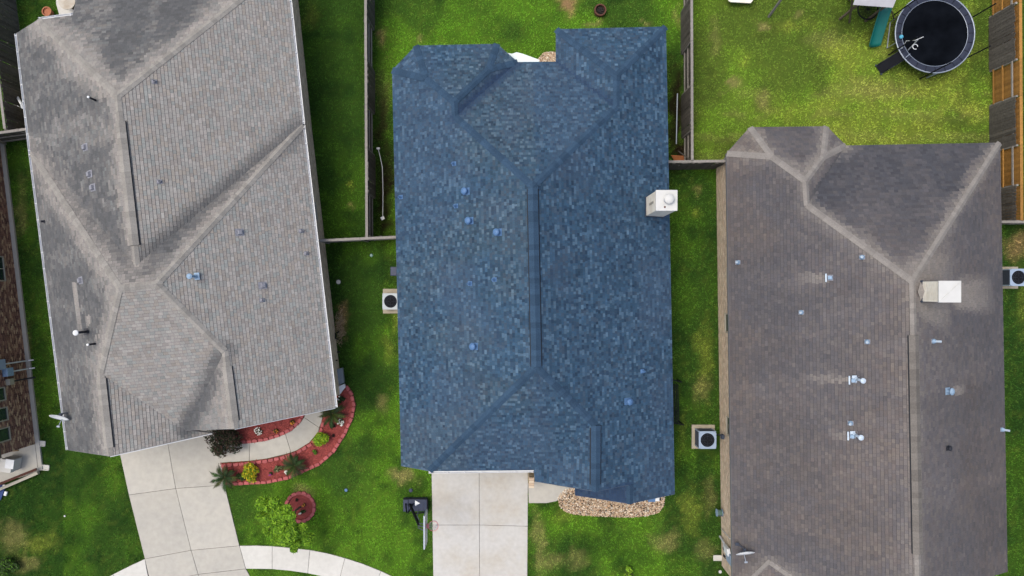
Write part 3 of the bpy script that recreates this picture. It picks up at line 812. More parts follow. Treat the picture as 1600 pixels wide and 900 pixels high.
fit(dome_vent(M['vent_lead'], 1.15), 'B', hb, 1480, 611)
fit(dome_vent(M['vent_blk'], .8), 'B', hb, 1480, 700)

# ------------------------------------------------------------------ house at the left edge
hd = wthing('brick_house', 'dark brown brick house at the left edge, only its east wall in view', 'house', (-28, 0, 0))
hdr = rootpart('facade', hd)
D0 = W(1, 222); D1 = W(56.5, 693)
dd = (D1 - D0).normalized(); dn = Vector((-dd.y, dd.x, 0))
BRN = [dc(130, 98, 86), dc(150, 114, 98), dc(108, 80, 74), dc(172, 140, 116), dc(120, 90, 82), dc(140, 106, 92), dc(196, 168, 138)]
dw = [D0, D1, D1 - dn * -1 * -9, D0 - dn * -1 * -9]
Lw = (D1 - D0).length
poly = [(D0.x, D0.y), (D1.x, D1.y), (D1.x - 9 * .993, D1.y - 1.05), (D0.x - 9 * .993, D0.y - 1.05)]
mb = MB(); mb.prism(poly, -.1, 2.62); mb.build('wall', M['mortar_d'], hdr)
def uD(py, z):       # distance along the wall of a point seen at picture row py with height z
    lo, hi = 0, Lw
    for _ in range(40):
        m = (lo + hi) / 2; y = (D0 + dd * m).y
        if 450 - y * FPX / (CAM_H - z) < py: lo = m
        else: hi = m
    return lo
# travel north from D1 to D0 so that outward (right of travel) is east
wins = []
for (p0, p1, z0, z1) in ((402, 438, .85, 2.2), (512, 534, 1.85, 2.5), (606, 624, 1.75, 2.5), (637, 655, 1.75, 2.5), (668, 686, 1.75, 2.5)):
    a = Lw - uD(p1, z0); b = Lw - uD(p0, z0); wins.append((a, b, z0, z1))
brick_face(D1, D0, 0.0, 2.6, BRN, hdr, M['brick_tan'], [(a - .05, b + .05, c - .05, d + .05) for a, b, c, d in wins])
for w in wins: window(D1, D0, *w, hdr)
# grade beam, strip of concrete at the foot of the wall
mb = MB(); e = Vector((-dd.y, dd.x, 0)); 
a, b = D0 + dd * -.3, D1 + dd * 1.35
mb.prism([(p.x, p.y) for p in (a + e * .02, b + e * .02, b + e * .22, a + e * .22)], -.05, .10)
mb.build('grade_beam', M['concrete_b'], hdr)
# roof above (outside the picture)
z0 = 2.7
def rp(u, o, z): p = D0 + dd * u + e * o; return (p.x, p.y, z)
mb = MB(); mb.add([rp(-.3, .18, 2.62), rp(Lw + .1, .18, 2.62), rp(Lw + .1, -5, 5.6), rp(-.3, -5, 5.6), rp(Lw + .1, -10, 2.62), rp(-.3, -10, 2.62),
    rp(-.3, .18, 2.74), rp(Lw + .1, .18, 2.74), rp(Lw + .1, -5, 5.72), rp(-.3, -5, 5.72), rp(Lw + .1, -10, 2.74), rp(-.3, -10, 2.74)],
    [(0, 1, 2, 3), (3, 2, 4, 5), (9, 8, 7, 6), (11, 10, 8, 9), (0, 6, 7, 1), (1, 7, 8, 2), (2, 8, 10, 4), (0, 3, 9, 6), (3, 5, 11, 9), (5, 4, 10, 11)])
mb.build('roof', material('brown_roof', dc(96, 84, 78), var=.2, scale=10, bump=.4), hdr)
# meter boxes and conduits on the wall
def wall_box(py, z, w, h, d, mat, cmat, conduit=True, name='meter_box'):
    u = uD(py, z); p = D0 + dd * u + e * (d / 2 + .02)
    m = MB(); ang = math.atan2(dd.y, dd.x)
    m.box((p.x, p.y, z), (w, d, h), rz=ang); o = m.build(name, mat, hdr, bevel=.01)
    if conduit:
        c = MB(); q = p + e * .02; c.tube([(q.x, q.y, z - h / 2), (q.x, q.y, .15), (q.x + .25 * e.x, q.y + .25 * e.y, .06)], .035, 8); c.build('conduit', cmat, o)
wall_box(571, 2.15, .48, .75, .24, M['ac_grey'], M['white_metal'])
wall_box(582, 1.55, .40, .42, .26, M['vent_lead'], M['white_metal'])
wall_box(597, 1.45, .30, .32, .2, M['trim'], M['vent_blk'], name='breaker_box')
mb = MB(); q = [rp(Lw + .005, .03, 0), rp(Lw + .005, -3, 0)]
mb.bar(rp(Lw + .04, .02, 1.3), rp(Lw + .04, -3, 1.3), .05, .12); mb.build('trim_board', material('tan_trim', dc(150, 120, 86)), hdr)

# porch of the left edge house
pc = W(30, 722)
porch = MB(); porch.prism([tuple(W(x, y)[:2]) for x, y in ((57, 693.5), (62, 738), (30, 746), (0, 757), (-40, 772), (-40, 716))], -.05, .12)
po = porch.build('porch_slab', M['concrete_b'], hdr)
col = wthing('porch_planter', 'pale square planter box on the grey porch at the left edge', 'planter', W(19, 724, .12))
m = MB(); m.box(W(17, 725, .5), (.55, .6, .75), rz=R(-8), taper=1.08); m.build('box', M['concrete_w'], col, bevel=.03)
m = MB(); m.box(W(15, 725, .86), (.42, .46, .04), rz=R(-8)); m.build('lid', M['white'], col, bevel=.01)
rail = wthing('porch_rail', 'dark red wooden rail along the edge of the porch at the left', 'railing', W(30, 745))
m = MB(); m.bar(W(-30, 768, .95), W(57, 733, .35), .12, .08); m.build('top_rail', M['wood_red'], rail)
m = MB(); m.bar(W(-30, 777, .25), W(60, 738.5, .2), .14, .18); m.build('kerb_board', M['trim'], rail)
m = MB()
for t in (.1, .35, .6, .85):
    p = W(-30, 768, 0).lerp(W(57, 733, 0), t); m.box((p.x, p.y, .32), (.06, .06, .5))
m.build('rail_post', M['wood_red'], rail)
mat_ = wthing('door_mat', 'small blue mat on the grass edge below the porch, left edge', 'mat', W(2, 768))
m = MB(); m.box(W(-2, 768, .06), (.5, .75, .04), rz=R(-20)); m.build('mat_body', M['blue_mat'], mat_, bevel=.01)
m = MB(); m.box(W(9, 771, .09), (.14, .22, .1), rz=R(-20)); m.build('white_corner', M['white'], mat_, bevel=.02)
m = MB(); m.box(W(7, 759, .09), (.16, .12, .08)); m.build('white_corner', M['white'], mat_, bevel=.02)

# ------------------------------------------------------------------ fences
pk = MB(); pk.add([(-.070, -.009, 0.02), (.070, -.009, .02), (.070, -.009, 1.79), (.045, -.009, 1.83), (-.045, -.009, 1.83), (-.070, -.009, 1.79),
                   (-.070, .009, 0.02), (.070, .009, .02), (.070, .009, 1.79), (.045, .009, 1.83), (-.045, .009, 1.83), (-.070, .009, 1.79)],
                  [(0, 1, 2, 3, 4, 5), (11, 10, 9, 8, 7, 6)] + [(i, i + 6, (i + 1) % 6 + 6, (i + 1) % 6) for i in range(6)])
def mesh_of(mb, name, mat):
    me = bpy.data.meshes.new(name); me.from_pydata([tuple(v) for v in mb.v], [], mb.f); me.materials.append(mat); return me
ME_PK = mesh_of(pk, 'picket', M['picket']); ME_PO = mesh_of(pk, 'picket', M['picket_o'])
ME_POST = mesh_of(MB().box((0, 0, .92), (.09, .09, 1.84)), 'post', M['rail'])
def fence(label, a, b, spans, both=False, cap=False, group='wooden privacy fences', capmat=None):
    """spans: list of (length, side) from a to b; side +1 puts the pickets on the left of travel"""
    a = Vector(a); b = Vector(b); L = (b - a).length; ang = math.atan2(b.y - a.y, b.x - a.x)
    r = thing('wooden_fence', label, 'fence', (a.x, a.y, 0), ang, None)
    def link(name, me, loc, rot=(0, 0, 0)):
        o = bpy.data.objects.new(name, me); COL.objects.link(o); o.parent = r; o.location = loc; o.rotation_euler = rot; return o
    x = 0; first = True
    for (sl, side) in spans:
        if x >= L - .05: break
        sl = min(sl, L - x)
        link('post', ME_POST, (x, 0, 0))
        me = mesh_of(MB().box((0, 0, 0), (sl - .02, .045, .09)), 'rail', M['rail'])
        rs_ = .06 if side == 0 else side * .035
        for z in (.3, .95, 1.6): link('rail', me, (x + sl / 2, rs_, z))
        if side == 0:
            for k_ in r.children[-3:-1]: k_.data = mesh_of(MB().box((0, 0, 0), (sl - .02, .04, .07)), 'rail', M['picket_o'])
        n = int(sl / .145)
        for i in range(n):
            if side == 0: break
            j = random.uniform(-.012, .012)
            link('picket', ME_PK, (x + .09 + i * (sl - .05) / n, side * (.070 + random.random() * .006), j), (random.uniform(-.015, .015), random.uniform(-.008, .008), 0))
        if both:
            for i in range(n):
                link('picket', ME_PO, (x + .09 + i * (sl - .05) / n, -.12 - random.random() * .005, random.uniform(-.01, .01) + .02))
        if cap:
            link('cap_board', mesh_of(MB().box((0, 0, 0), (sl - .01, .12 if not both else .14, .03)), 'cap_board', capmat or M['rail']), (x + sl / 2, 0 if not both else -.17, 1.87))
        x += sl
    link('post', ME_POST, (L, 0, 0))
    return r
def alt(first, s0, n=12, l=2.12):
    out = [(first, s0)]
    for i in range(n): s0 = -s0; out.append((l, s0))
    return out
# travel from the house end northwards: left of travel is west
fence('long grey board fence between the left and middle back yards', (-6.93, 2.42, 0), (-7.02, 20, 0), alt(2.12, 1), cap=True)
fence('long grey board fence between the middle back yard and the trampoline yard', (8.60, 6.06, 0), (8.55, 20, 0), alt(1.5, -1), cap=True)
fence('short grey fence joining the left house wall to the blue roofed house', (-9.2, 2.26, 0), (-5.3, 2.44, 0), [(1.95, 1), (1.95, 1)], cap=True)
fence('short grey fence between the blue roofed house and the right house', (7.1, 6.02, 0), (10.2, 6.06, 0), [(1.5, -1), (1.6, -1)], cap=True)
f3 = fence('tall fence at the right edge with grey and orange stained board panels', (24.15, 3.2, 0), (24.05, 20, 0), [(1.72, 1), (1.9, 0), (2.35, 1), (1.75, 0), (2.7, 1)] + [(2.1, 0), (2.1, 1), (2.1, 0)], cap=True, both=True, capmat=M['picket_o'])
fence('short fence stub beside the right house at the right edge', (23.0, 3.15, 0), (27.5, 3.2, 0), [(1.1, 1), (2.1, 1), (2.1, 1)], cap=True)
fence('dark weathered fence at the upper left edge beside the grey roof', (-24.2, 7.6, 0), (-25.75, 20, 0), [(2.12, -1)] * 7, cap=True)
fence('short dark cross fence between the brown brick house and the grey roof', (-27.5, 7.0, 0), (-21.9, 7.75, 0), [(2.0, 1)] * 3, cap=True)

# ------------------------------------------------------------------ ground
def P2(l, z=0.0): return [tuple(W(x, y, z)[:2]) for x, y in l]
g = MB(); g.add([(-300, -300, -.12), (300, -300, -.12), (300, 300, -.12), (-300, 300, -.12)], [(0, 1, 2, 3)])
tag(g.build('ground', M['farland']), kind='structure')

DRV_C = [(674.3, 700), (674.3, 737), (677, 900), (679, 1100), (822, 1100), (824, 900), (825.2, 736), (826, 700)]
DRV_A = [(181, 690), (188, 710), (201.7, 773), (226.7, 873), (232, 900), (262, 1020), (420, 1000), (391, 900), (384.4, 888), (374.4, 852), (353, 765.5), (344, 709), (341, 680), (330, 660)]
WALK_A = [(344.5, 723), (390, 720), (417, 716.5), (441, 711.6), (463, 704), (483, 692), (497.6, 675), (502.5, 660), (506, 643), (506, 625), (482, 630), (477, 648), (469.5, 660), (456, 672.5), (436.5, 682), (417, 688), (390, 692), (370.5, 693), (344, 694)]
SIDE_T = [(374.4, 852.4), (400, 852), (425.6, 853), (453, 855.6), (484.5, 859), (511, 864), (539, 871.6), (566.7, 880.5), (595.6, 892), (625, 906), (655, 924), (677, 940)]
SIDE_B = [(384.4, 888.5), (404, 888.6), (425.6, 889), (453, 891.5), (481, 895.5), (505, 900.5), (530, 908), (554, 917), (580, 928), (606, 942), (632, 958), (655, 975)]
SIDE_L = [(226.7, 873), (205, 883), (177, 897), (140, 917), (100, 942), (118, 975), (158, 950), (195, 930), (234, 912)]
STOOP = [(825, 755), (836, 752), (898, 763), (886, 768), (881, 776), (869, 783), (854, 786), (826, 786)]
GRAVEL = [(871, 779), (876, 770), (884, 764), (905, 758), (1040, 755), (1038, 790), (1030, 800), (1012, 806), (985, 808.5), (940, 807), (900, 804), (884, 800), (875, 792)]
GRAVEL2 = [(836, 76), (850, 86), (838, 96), (850, 82), (868, 81), (875, 100), (820, 102)]
BED1 = [(477, 648), (469.5, 660), (456, 672.5), (436.5, 682), (417, 688), (390, 692), (366, 693), (352, 680), (352, 655), (480, 630)]
BED2 = [(344.8, 724), (390, 720.5), (417, 717), (441, 712), (463, 704.5), (483, 692.5), (498, 675.5), (503, 660), (507, 643), (507, 620), (527, 612), (540.4, 601), (549, 614), (554, 633), (550, 653), (539, 677), (522, 704), (500, 724), (475.6, 735), (451, 746), (417, 753), (390, 754), (363, 755.6), (352, 757)]
PATIO_A = [(88, -60), (88, 6), (93, 24), (99, 30), (130, 30), (150, -60)]
PAD_B = [(1089, 673), (1126, 673), (1126, 711), (1089, 711)]
PAD_C = [(602, 453), (624, 453), (624, 492), (602, 492)]
PAD_E = [(1569, 418), (1612, 416), (1612, 452), (1569, 450)]
RING_C = W(469.5, 792); RING_R = .80

# lawn: one fine sheet carrying the mown grass colour
XN, YN = 300, 200
gx = np.linspace(-31, 31, XN); gy = np.linspace(-20.5, 20.5, YN)
GX, GY = np.meshgrid(gx, gy)
VIV, MID, DEEP, YEL, DRY, BARE = [np.array(lin(c)) / KEY for c in ((92, 134, 38), (68, 102, 36), (38, 68, 27), (150, 160, 66), (156, 148, 92), (170, 138, 98))]
DKBRN = np.array(lin((46, 38, 27))) / KEY  # dark brown ground tone for the two narrow side strips
PATCH = [  # px, py, rx, ry, strength, colour
 (630, 748, 20, 13, .8, DRY), (620, 735, 9, 7, .5, DRY), (887, 6, 16, 15, 1.0, BARE), (594, 58, 9, 17, .6, BARE), (653, 66, 5, 5, .6, DRY), (925, 37, 14, 5, .6, DRY), (1005, 33, 6, 3, .6, DRY),
 (840, 850, 9, 55, .55, DRY), (860, 878, 22, 15, .45, DRY), (1190, 37, 9, 5, .9, DRY), (1148, 132, 12, 10, .8, DRY), (1120, 60, 10, 30, .35, DRY), (1235, 38, 12, 9, .5, YEL),
 (1250, 25, 10, 5, .6, DRY), (1195, 155, 14, 16, .55, DRY), (1340, 90, 42, 40, .4, YEL), (1370, 140, 70, 18, .3, DRY), (1300, 80, 25, 20, .4, YEL), (1450, 145, 70, 14, .45, YEL), (1290, 60, 40, 15, .3, DRY),
 (1240, 170, 60, 12, .3, YEL), (1500, 170, 50, 12, .35, YEL), (1160, 95, 10, 14, .4, YEL), (547, 293, 6, 6, .6, YEL), (548, 320, 6, 4, .7, DRY), (1085, 305, 5, 12, .5, DRY), (1085, 332, 5, 6, .5, YEL),
 (598, 627, 12, 12, .5, DRY), (605, 545, 9, 30, .35, YEL), (615, 500, 6, 20, .4, YEL), (600, 700, 20, 30, .3, VIV), (1102, 560, 14, 60, .35, YEL), (1100, 610, 18, 20, .4, DRY), (1108, 780, 10, 30, .35, DRY),
 (1080, 800, 20, 40, .35, YEL), (1040, 845, 26, 18, .55, DRY), (900, 872, 18, 14, .4, DRY), (470, 768, 22, 9, .6, DRY), (520, 770, 30, 30, .2, DEEP), (930, 850, 60, 24, .45, DEEP), (990, 870, 36, 22, .5, DEEP),
 (60, 850, 30, 18, .4, YEL), (20, 840, 24, 26, .5, DRY), (40, 880, 18, 14, .6, DRY), (110, 830, 16, 30, .2, DEEP), (120, 780, 10, 60, .35, DEEP), (45, 560, 6, 60, .5, DRY), (54, 640, 8, 30, .5, DRY), (30, 330, 6, 60, .4, DRY),
 (533, 500, 9, 26, .9, BARE), (1590, 380, 16, 26, .6, BARE), (700, 30, 90, 24, .25, VIV), (600, 160, 14, 60, .3, DRY), (603, 300, 16, 75, 1.0, DKBRN), (601, 190, 12, 50, .75, DKBRN), (1056, 170, 15, 85, 1.0, DKBRN), (1060, 235, 16, 25, 1.0, DKBRN),
 (1060, 30, 6, 20, .5, DRY), (480, 20, 14, 20, .3, YEL), (1596, 470, 10, 60, .3, YEL), (1400, 60, 40, 40, .2, DRY), (1450, 120, 60, 14, .3, YEL), (1530, 60, 14, 70, .35, DEEP),  # DEEP beside the trampoline paints its shadow into the grass
 (1105, 860, 14, 20, .4, DRY), (620, 880, 30, 25, .4, VIV), (480, 790, 20, 6, .4, YEL), (880, 800, 14, 20, .3, YEL), (1520, 120, 20, 20, .25, DEEP), (640, 690, 12, 30, .3, YEL), (1064, 690, 8, 40, .2, YEL)]
def lawn_col(x, y):
    px = 800 + x * 31; py = 450 - y * 31
    a = fbm(x * .35, y * .35, 31); b = fbm(x * 1.1, y * 1.1, 41); c = fbm(x * 6.5, y * 6.5, 51)
    col = mixc(np.broadcast_to(MID, x.shape + (3,)), VIV, sstep(.38, .62, a))
    col = mixc(col, DEEP, .65 * sstep(.52, .72, b))
    # green differs by yard; shade between the houses is painted in darker
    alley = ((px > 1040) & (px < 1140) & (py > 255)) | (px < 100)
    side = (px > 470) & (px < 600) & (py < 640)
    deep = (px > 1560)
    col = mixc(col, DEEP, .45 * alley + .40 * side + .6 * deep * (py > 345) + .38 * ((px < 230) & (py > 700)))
    back = (px > 1083) & (px < 1560) & (py < 262)
    col = mixc(col, YEL, back * (.22 + .42 * sstep(.44, .66, .45 * a + .55 * fbm(x * .9, y * .9, 61)) * sstep(1110, 1330, px)))
    col = mixc(col, VIV * 1.12, .55 * ((px > 590) & (px < 1060) & (py < 110)) * sstep(.35, .6, a))
    col = mixc(col, YEL, .14 * sstep(.50, .80, c) * (1 - .7 * side))
    # mower bands
    band = .5 + .5 * np.sin((px - (py - 450) * .12) / 50 * 3.1416 * 2)
    col = col * (1 - .10 * band * ((py > 640) | (px < 620)))[..., None]
    hb_ = .5 + .5 * np.sin(py / 17 * 3.1416)
    col = mixc(col, DRY, .22 * hb_ * back * sstep(120, 150, py) * (fbm(x * .5, y * 2.5, 71) > .5))
    wx = (fbm(x * 1.3, y * 1.3, 81) - .5) * 26; wy = (fbm(x * 1.3, y * 1.3, 91) - .5) * 26
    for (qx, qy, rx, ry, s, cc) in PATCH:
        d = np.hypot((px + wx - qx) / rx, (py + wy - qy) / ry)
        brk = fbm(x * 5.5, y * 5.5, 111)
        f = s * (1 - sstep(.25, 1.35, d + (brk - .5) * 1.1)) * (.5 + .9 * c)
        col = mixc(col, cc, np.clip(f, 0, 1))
    return col
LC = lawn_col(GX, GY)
gz = -.012 + .02 * (fbm(GX * .8, GY * .8, 7) - .5)
vv = np.c_[GX.ravel(), GY.ravel(), gz.ravel()]
ii = np.arange(XN * YN).reshape(YN, XN)
ff = np.c_[ii[:-1, :-1].ravel(), ii[:-1, 1:].ravel(), ii[1:, 1:].ravel(), ii[1:, :-1].ravel()]
me = bpy.data.meshes.new('lawn'); me.from_pydata(vv.tolist(), [], ff.tolist())
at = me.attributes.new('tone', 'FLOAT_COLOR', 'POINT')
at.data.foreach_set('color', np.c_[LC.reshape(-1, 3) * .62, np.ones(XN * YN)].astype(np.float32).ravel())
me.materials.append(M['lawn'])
tag_l = bpy.data.objects.new('lawn', me); COL.objects.link(tag_l); tag(tag_l, kind='structure')

# mown grass standing on it
KEEP_OUT = [FOOT['C'], FOOT['A'], FOOT['B'], [(p[0], p[1]) for p in poly], P2(DRV_C), P2(DRV_A), P2(WALK_A), P2(SIDE_T + SIDE_B[::-1]), P2(SIDE_L), P2(STOOP), P2(GRAVEL), P2(BED1), P2(BED2), P2(PAD_B), P2(PAD_C), P2(PAD_E), P2(PATIO_A),
            P2([(57, 693), (63, 738), (30, 748), (0, 760), (-40, 776), (-40, 716)]), P2([(1, 230), (57, 693), (61, 693), (4, 228)])]
NT = 125000
tx = rng.uniform(-27.5, 27.5, NT); ty = rng.uniform(-16.5, 16.5, NT)
ok = np.ones(NT, bool)
for po_ in KEEP_OUT: ok &= ~inpoly(tx, ty, po_)
ok &= np.hypot(tx - RING_C.x, ty - RING_C.y) > RING_R
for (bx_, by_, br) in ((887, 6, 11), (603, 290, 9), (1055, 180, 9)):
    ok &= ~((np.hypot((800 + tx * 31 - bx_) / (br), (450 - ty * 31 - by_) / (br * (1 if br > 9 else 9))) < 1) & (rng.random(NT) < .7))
tx = tx[ok]; ty = ty[ok]; n = len(tx); NB = 5
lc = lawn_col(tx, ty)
bx0 = np.repeat(tx, NB) + rng.normal(0, .035, n * NB); by0 = np.repeat(ty, NB) + rng.normal(0, .035, n * NB)
ang = rng.uniform(0, 6.283, n * NB); hh = rng.uniform(.03, .062, n * NB); lean = rng.uniform(.02, .07, n * NB); bw = rng.uniform(.010, .02, n * NB)
ca, sa = np.cos(ang), np.sin(ang)
V0 = np.c_[bx0 - sa * bw, by0 + ca * bw, np.full(n * NB, -.015)]; V1 = np.c_[bx0 + sa * bw, by0 - ca * bw, np.full(n * NB, -.015)]; V2 = np.c_[bx0 + ca * lean, by0 + sa * lean, hh]
VV = np.empty((n * NB * 3, 3), np.float32); VV[0::3] = V0; VV[1::3] = V1; VV[2::3] = V2
me = bpy.data.meshes.new('grass'); me.vertices.add(len(VV)); me.vertices.foreach_set('co', VV.ravel())
me.loops.add(len(VV)); me.loops.foreach_set('vertex_index', np.arange(len(VV), dtype=np.int32))
me.polygons.add(n * NB); me.polygons.foreach_set('loop_start', np.arange(0, len(VV), 3, dtype=np.int32)); me.polygons.foreach_set('loop_total', np.full(n * NB, 3, np.int32))
me.update(calc_edges=True)
at = me.attributes.new('tone', 'FLOAT_COLOR', 'FACE')
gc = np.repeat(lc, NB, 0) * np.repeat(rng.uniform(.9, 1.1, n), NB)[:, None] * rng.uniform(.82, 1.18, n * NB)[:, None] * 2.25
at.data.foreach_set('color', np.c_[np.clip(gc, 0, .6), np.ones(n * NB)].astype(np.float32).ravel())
me.materials.append(M['grass'])
og = bpy.data.objects.new('grass', me); COL.objects.link(og)
tag(og, 'short mown green grass between and around the houses', 'grass', kind='stuff')
print('grass blades', n * NB)

# ------------------------------------------------------------------ paving
def slab_set(name, outline, cells, mat, z=.035, zb=.008):
    base = MB(); base.prism(P2(outline), -.08, zb)
    r = base.build(name, M['joint']); tag(r, kind='structure')
    for c in cells:
        q = inset(P2(c), .009)
        s = MB(); s.prism(q, zb - .004, z + random.uniform(-.003, .003)); s.build('slab', mat, r, bevel=.006)
    return r
cC = []
def lx(y): return 674.3 + (y - 737) * .0166
def rx(y): return 825.2 - (y - 736) * .0073
def mx(y): return 748.7 + (y - 737) * .005
ys = [697, 820, 922, 1024, 1100]
for y0, y1 in zip(ys, ys[1:]):
    cC += [[(lx(y0), y0), (mx(y0), y0), (mx(y1), y1), (lx(y1), y1)], [(mx(y0), y0), (rx(y0), y0 + (2 if y0 == 820 else 0)), (rx(y1), y1 + (2 if y1 == 820 else 0)), (mx(y1), y1)]]
slab_set('driveway', DRV_C, cC, M['concrete'])
A_ = [[(182, 692), (188, 710), (201.7, 773), (275, 763), (263, 695), (260, 680)], [(260, 680), (263, 695), (275, 763), (352, 757.5), (344, 709), (341, 668)],
      [(201.7, 773), (226.7, 873), (299, 859.5), (275, 763)], [(275, 763), (299, 859.5), (374.4, 852.4), (353, 765.5), (352, 757.5)],
      [(226.7, 873), (236, 912), (310, 897), (299, 859.5)], [(299, 859.5), (310, 897), (384.4, 888.5), (374.4, 852.4)],
      [(236, 912), (262, 1020), (340, 1010), (310, 897)], [(310, 897), (340, 1010), (420, 1000), (391, 900), (384.4, 888.5)]]
slab_set('driveway', DRV_A, A_, M['concrete_b'])
Wk = WALK_A
slab_set('walkway', WALK_A, [[(344.5, 723), (390, 720), (390, 692), (370.5, 693), (344, 694)], [(390, 720), (417, 716.5), (455, 707), (446, 677.5), (436.5, 682), (417, 688), (390, 692)],
    [(455, 707), (463, 704), (483, 692), (497.6, 675), (499, 668), (475.5, 652), (469.5, 660), (456, 672.5), (446, 677.5)], [(499, 668), (502.5, 660), (506, 643), (506, 625), (482, 630), (477, 648), (475.5, 652)]], M['concrete_b'])
cells = []
for a, b in ((0, 2), (2, 4), (4, 6), (6, 8), (8, 10), (10, 11)):
    cells.append(SIDE_T[a:b + 1] + SIDE_B[a:b + 1][::-1])
slab_set('sidewalk', SIDE_T + SIDE_B[::-1], cells, M['concrete_w'])
slab_set('sidewalk', SIDE_L, [[(226.7, 873), (205, 883), (177, 897), (195, 930), (234, 912)], [(177, 897), (140, 917), (100, 942), (118, 975), (158, 950), (195, 930)]], M['concrete_w'])
slab_set('entry_path', STOOP, [STOOP], M['concrete_b'])
slab_set('patio', PATIO_A, [PATIO_A], M['concrete_w'])
st = MB(); st.add([(-60, -21, .0), (60, -21, .0), (60, -30, .0), (-60, -30, .0)], [(3, 2, 1, 0)]); tag(st.build('street', M['asphalt']), kind='structure')

# ------------------------------------------------------------------ stones
def stone_bed(name, outline, count, label, sz=(.03, .07), z=.0, pal=((208, 184, 152), (194, 164, 132), (222, 206, 180), (172, 146, 122), (200, 172, 144), (228, 220, 204))):
    q = P2(outline); base = MB(); base.prism(q, -.06, .012); b = base.build(name + '_soil', M['soil']); tag(b, kind='structure')
    xs = [p[0] for p in q]; ys_ = [p[1] for p in q]; mb = MB(); k = 0
    while k < count:
        x = random.uniform(min(xs), max(xs)); y = random.uniform(min(ys_), max(ys_))
        if not inpoly([x], [y], q)[0]: continue
        k += 1; s = random.uniform(*sz); a = random.random() * 6.28; c = dc(*random.choice(pal)); g_ = random.uniform(.6, 1.3); c = tuple(i * g_ for i in c)
        h = s * .55; zz = random.uniform(.01, .035)
        vs = [(x + math.cos(a + i * 1.0472) * s * random.uniform(.7, 1) * .8, y + math.sin(a + i * 1.0472) * s * random.uniform(.5, .9) * .8, zz) for i in range(6)]
        top = [(x + (v[0] - x) * .55, y + (v[1] - y) * .55, zz + h) for v in vs]
        mb.add(vs + top, [(i, (i + 1) % 6, 6 + (i + 1) % 6, 6 + i) for i in range(6)] + [tuple(range(6, 12))], c)
    o = mb.build(name, M['stone']); tag(o, label, 'gravel', kind='stuff')
stone_bed('river_gravel', GRAVEL, 5200, 'tan river gravel bed in front of the blue roofed house')
stone_bed('patio_gravel', GRAVEL2[2:], 900, 'strip of tan gravel behind the blue roofed house')

# ------------------------------------------------------------------ red mulch beds and scalloped edging
def bed(outline, label, name='mulch_bed'):
    q = P2(outline); mb = MB(); mb.prism(q, -.06, .03)
    r = mb.build('mulch_sheet', M['mulch']); tag(r, kind='structure')
    xs = [p[0] for p in q]; ys_ = [p[1] for p in q]; ch = MB(); k = 0; tgt = int(len(q) and 1800 * abs(max(xs) - min(xs)) / 6)
    t = 0
    while k < tgt and t < tgt * 6:
        t += 1; x = random.uniform(min(xs), max(xs)); y = random.uniform(min(ys_), max(ys_))
        if not inpoly([x], [y], q)[0]: continue
        k += 1; a = random.random() * 3.14; L = random.uniform(.03, .08); w = .012; g_ = random.uniform(.5, 1.5)
        c = tuple(i * g_ for i in dc(146, 70, 66)); z = random.uniform(.034, .06); ca_, sa_ = math.cos(a), math.sin(a)
        ch.add([(x - ca_ * L - sa_ * w, y - sa_ * L + ca_ * w, z - .01), (x - ca_ * L + sa_ * w, y - sa_ * L - ca_ * w, z - .01), (x + ca_ * L + sa_ * w, y + sa_ * L - ca_ * w, z + .01), (x + ca_ * L - sa_ * w, y + sa_ * L + ca_ * w, z + .01)], [(0, 1, 2, 3)], c)
    o = ch.build('mulch_chips', M['stone']); tag(o, label, 'mulch', kind='stuff')
bed(BED1, 'loose red mulch chips in the bed against the left house')
bed(BED2, 'loose red mulch chips in the long curved bed beside the curved path')
def block_mesh(L=.27, w=.15, h=.11):
    mb = MB(); pts = []
    for i in range(7): a = math.pi * i / 6; pts.append((-math.cos(a) * L / 2 * .96, w * .25 + math.sin(a) * w * .35))
    pts += [(L / 2 * .96, -w / 2), (-L / 2 * .96, -w / 2)]
    n = len(pts); V = [(p[0], p[1], -.02) for p in pts] + [(p[0] * .98, p[1] * .98, h - .015) for p in pts] + [(p[0] * .86, p[1] * .86, h) for p in pts]
    F = []
    for k in range(2):
        for i in range(n): F.append((k * n + i, k * n + n + i, k * n + n + (i + 1) % n, k * n + (i + 1) % n))
    F.append(tuple(reversed(range(2 * n, 3 * n))))
    mb.add(V, F); return mesh_of(mb, 'edging_block', M['edging'])
ME_BLK = block_mesh()
def edging(label, line, off=0.0, closed=False, step=.285, flip=1):
    pts = [W(*p) if not isinstance(p, Vector) else p for p in line]
    r = thing('garden_edging', label, 'garden edging', tuple(pts[0])); d = [0]
    for i in range(1, len(pts)): d.append(d[-1] + (pts[i] - pts[i - 1]).length)
    n = int(d[-1] / step)
    for i in range(n):
        s = (i + .5) * d[-1] / n; j = max(k for k in range(len(d)) if d[k] <= s); j = min(j, len(pts) - 2)
        t = (s - d[j]) / (d[j + 1] - d[j]); p = pts[j].lerp(pts[j + 1], t); dr = (pts[j + 1] - pts[j]).normalized(); nn = Vector((-dr.y, dr.x, 0))
        o = bpy.data.objects.new('edging_block', ME_BLK); COL.objects.link(o); o.parent = r
        o.location = p + nn * off - Vector(r.location) + Vector((0, 0, random.uniform(-.01, .01))); a = math.atan2(dr.y, dr.x) + (0 if flip > 0 else math.pi)
        o.rotation_euler = (random.uniform(-.04, .04), random.uniform(-.03, .03), a + random.uniform(-.07, .07)); o.scale = (1, random.uniform(.95, 1.1), 1)
edging('red block edging between the upper mulch bed and the curved path', [(368, 693), (390, 692), (417, 688), (436.5, 682), (456, 672.5), (469.5, 660), (477, 646)], off=.07)
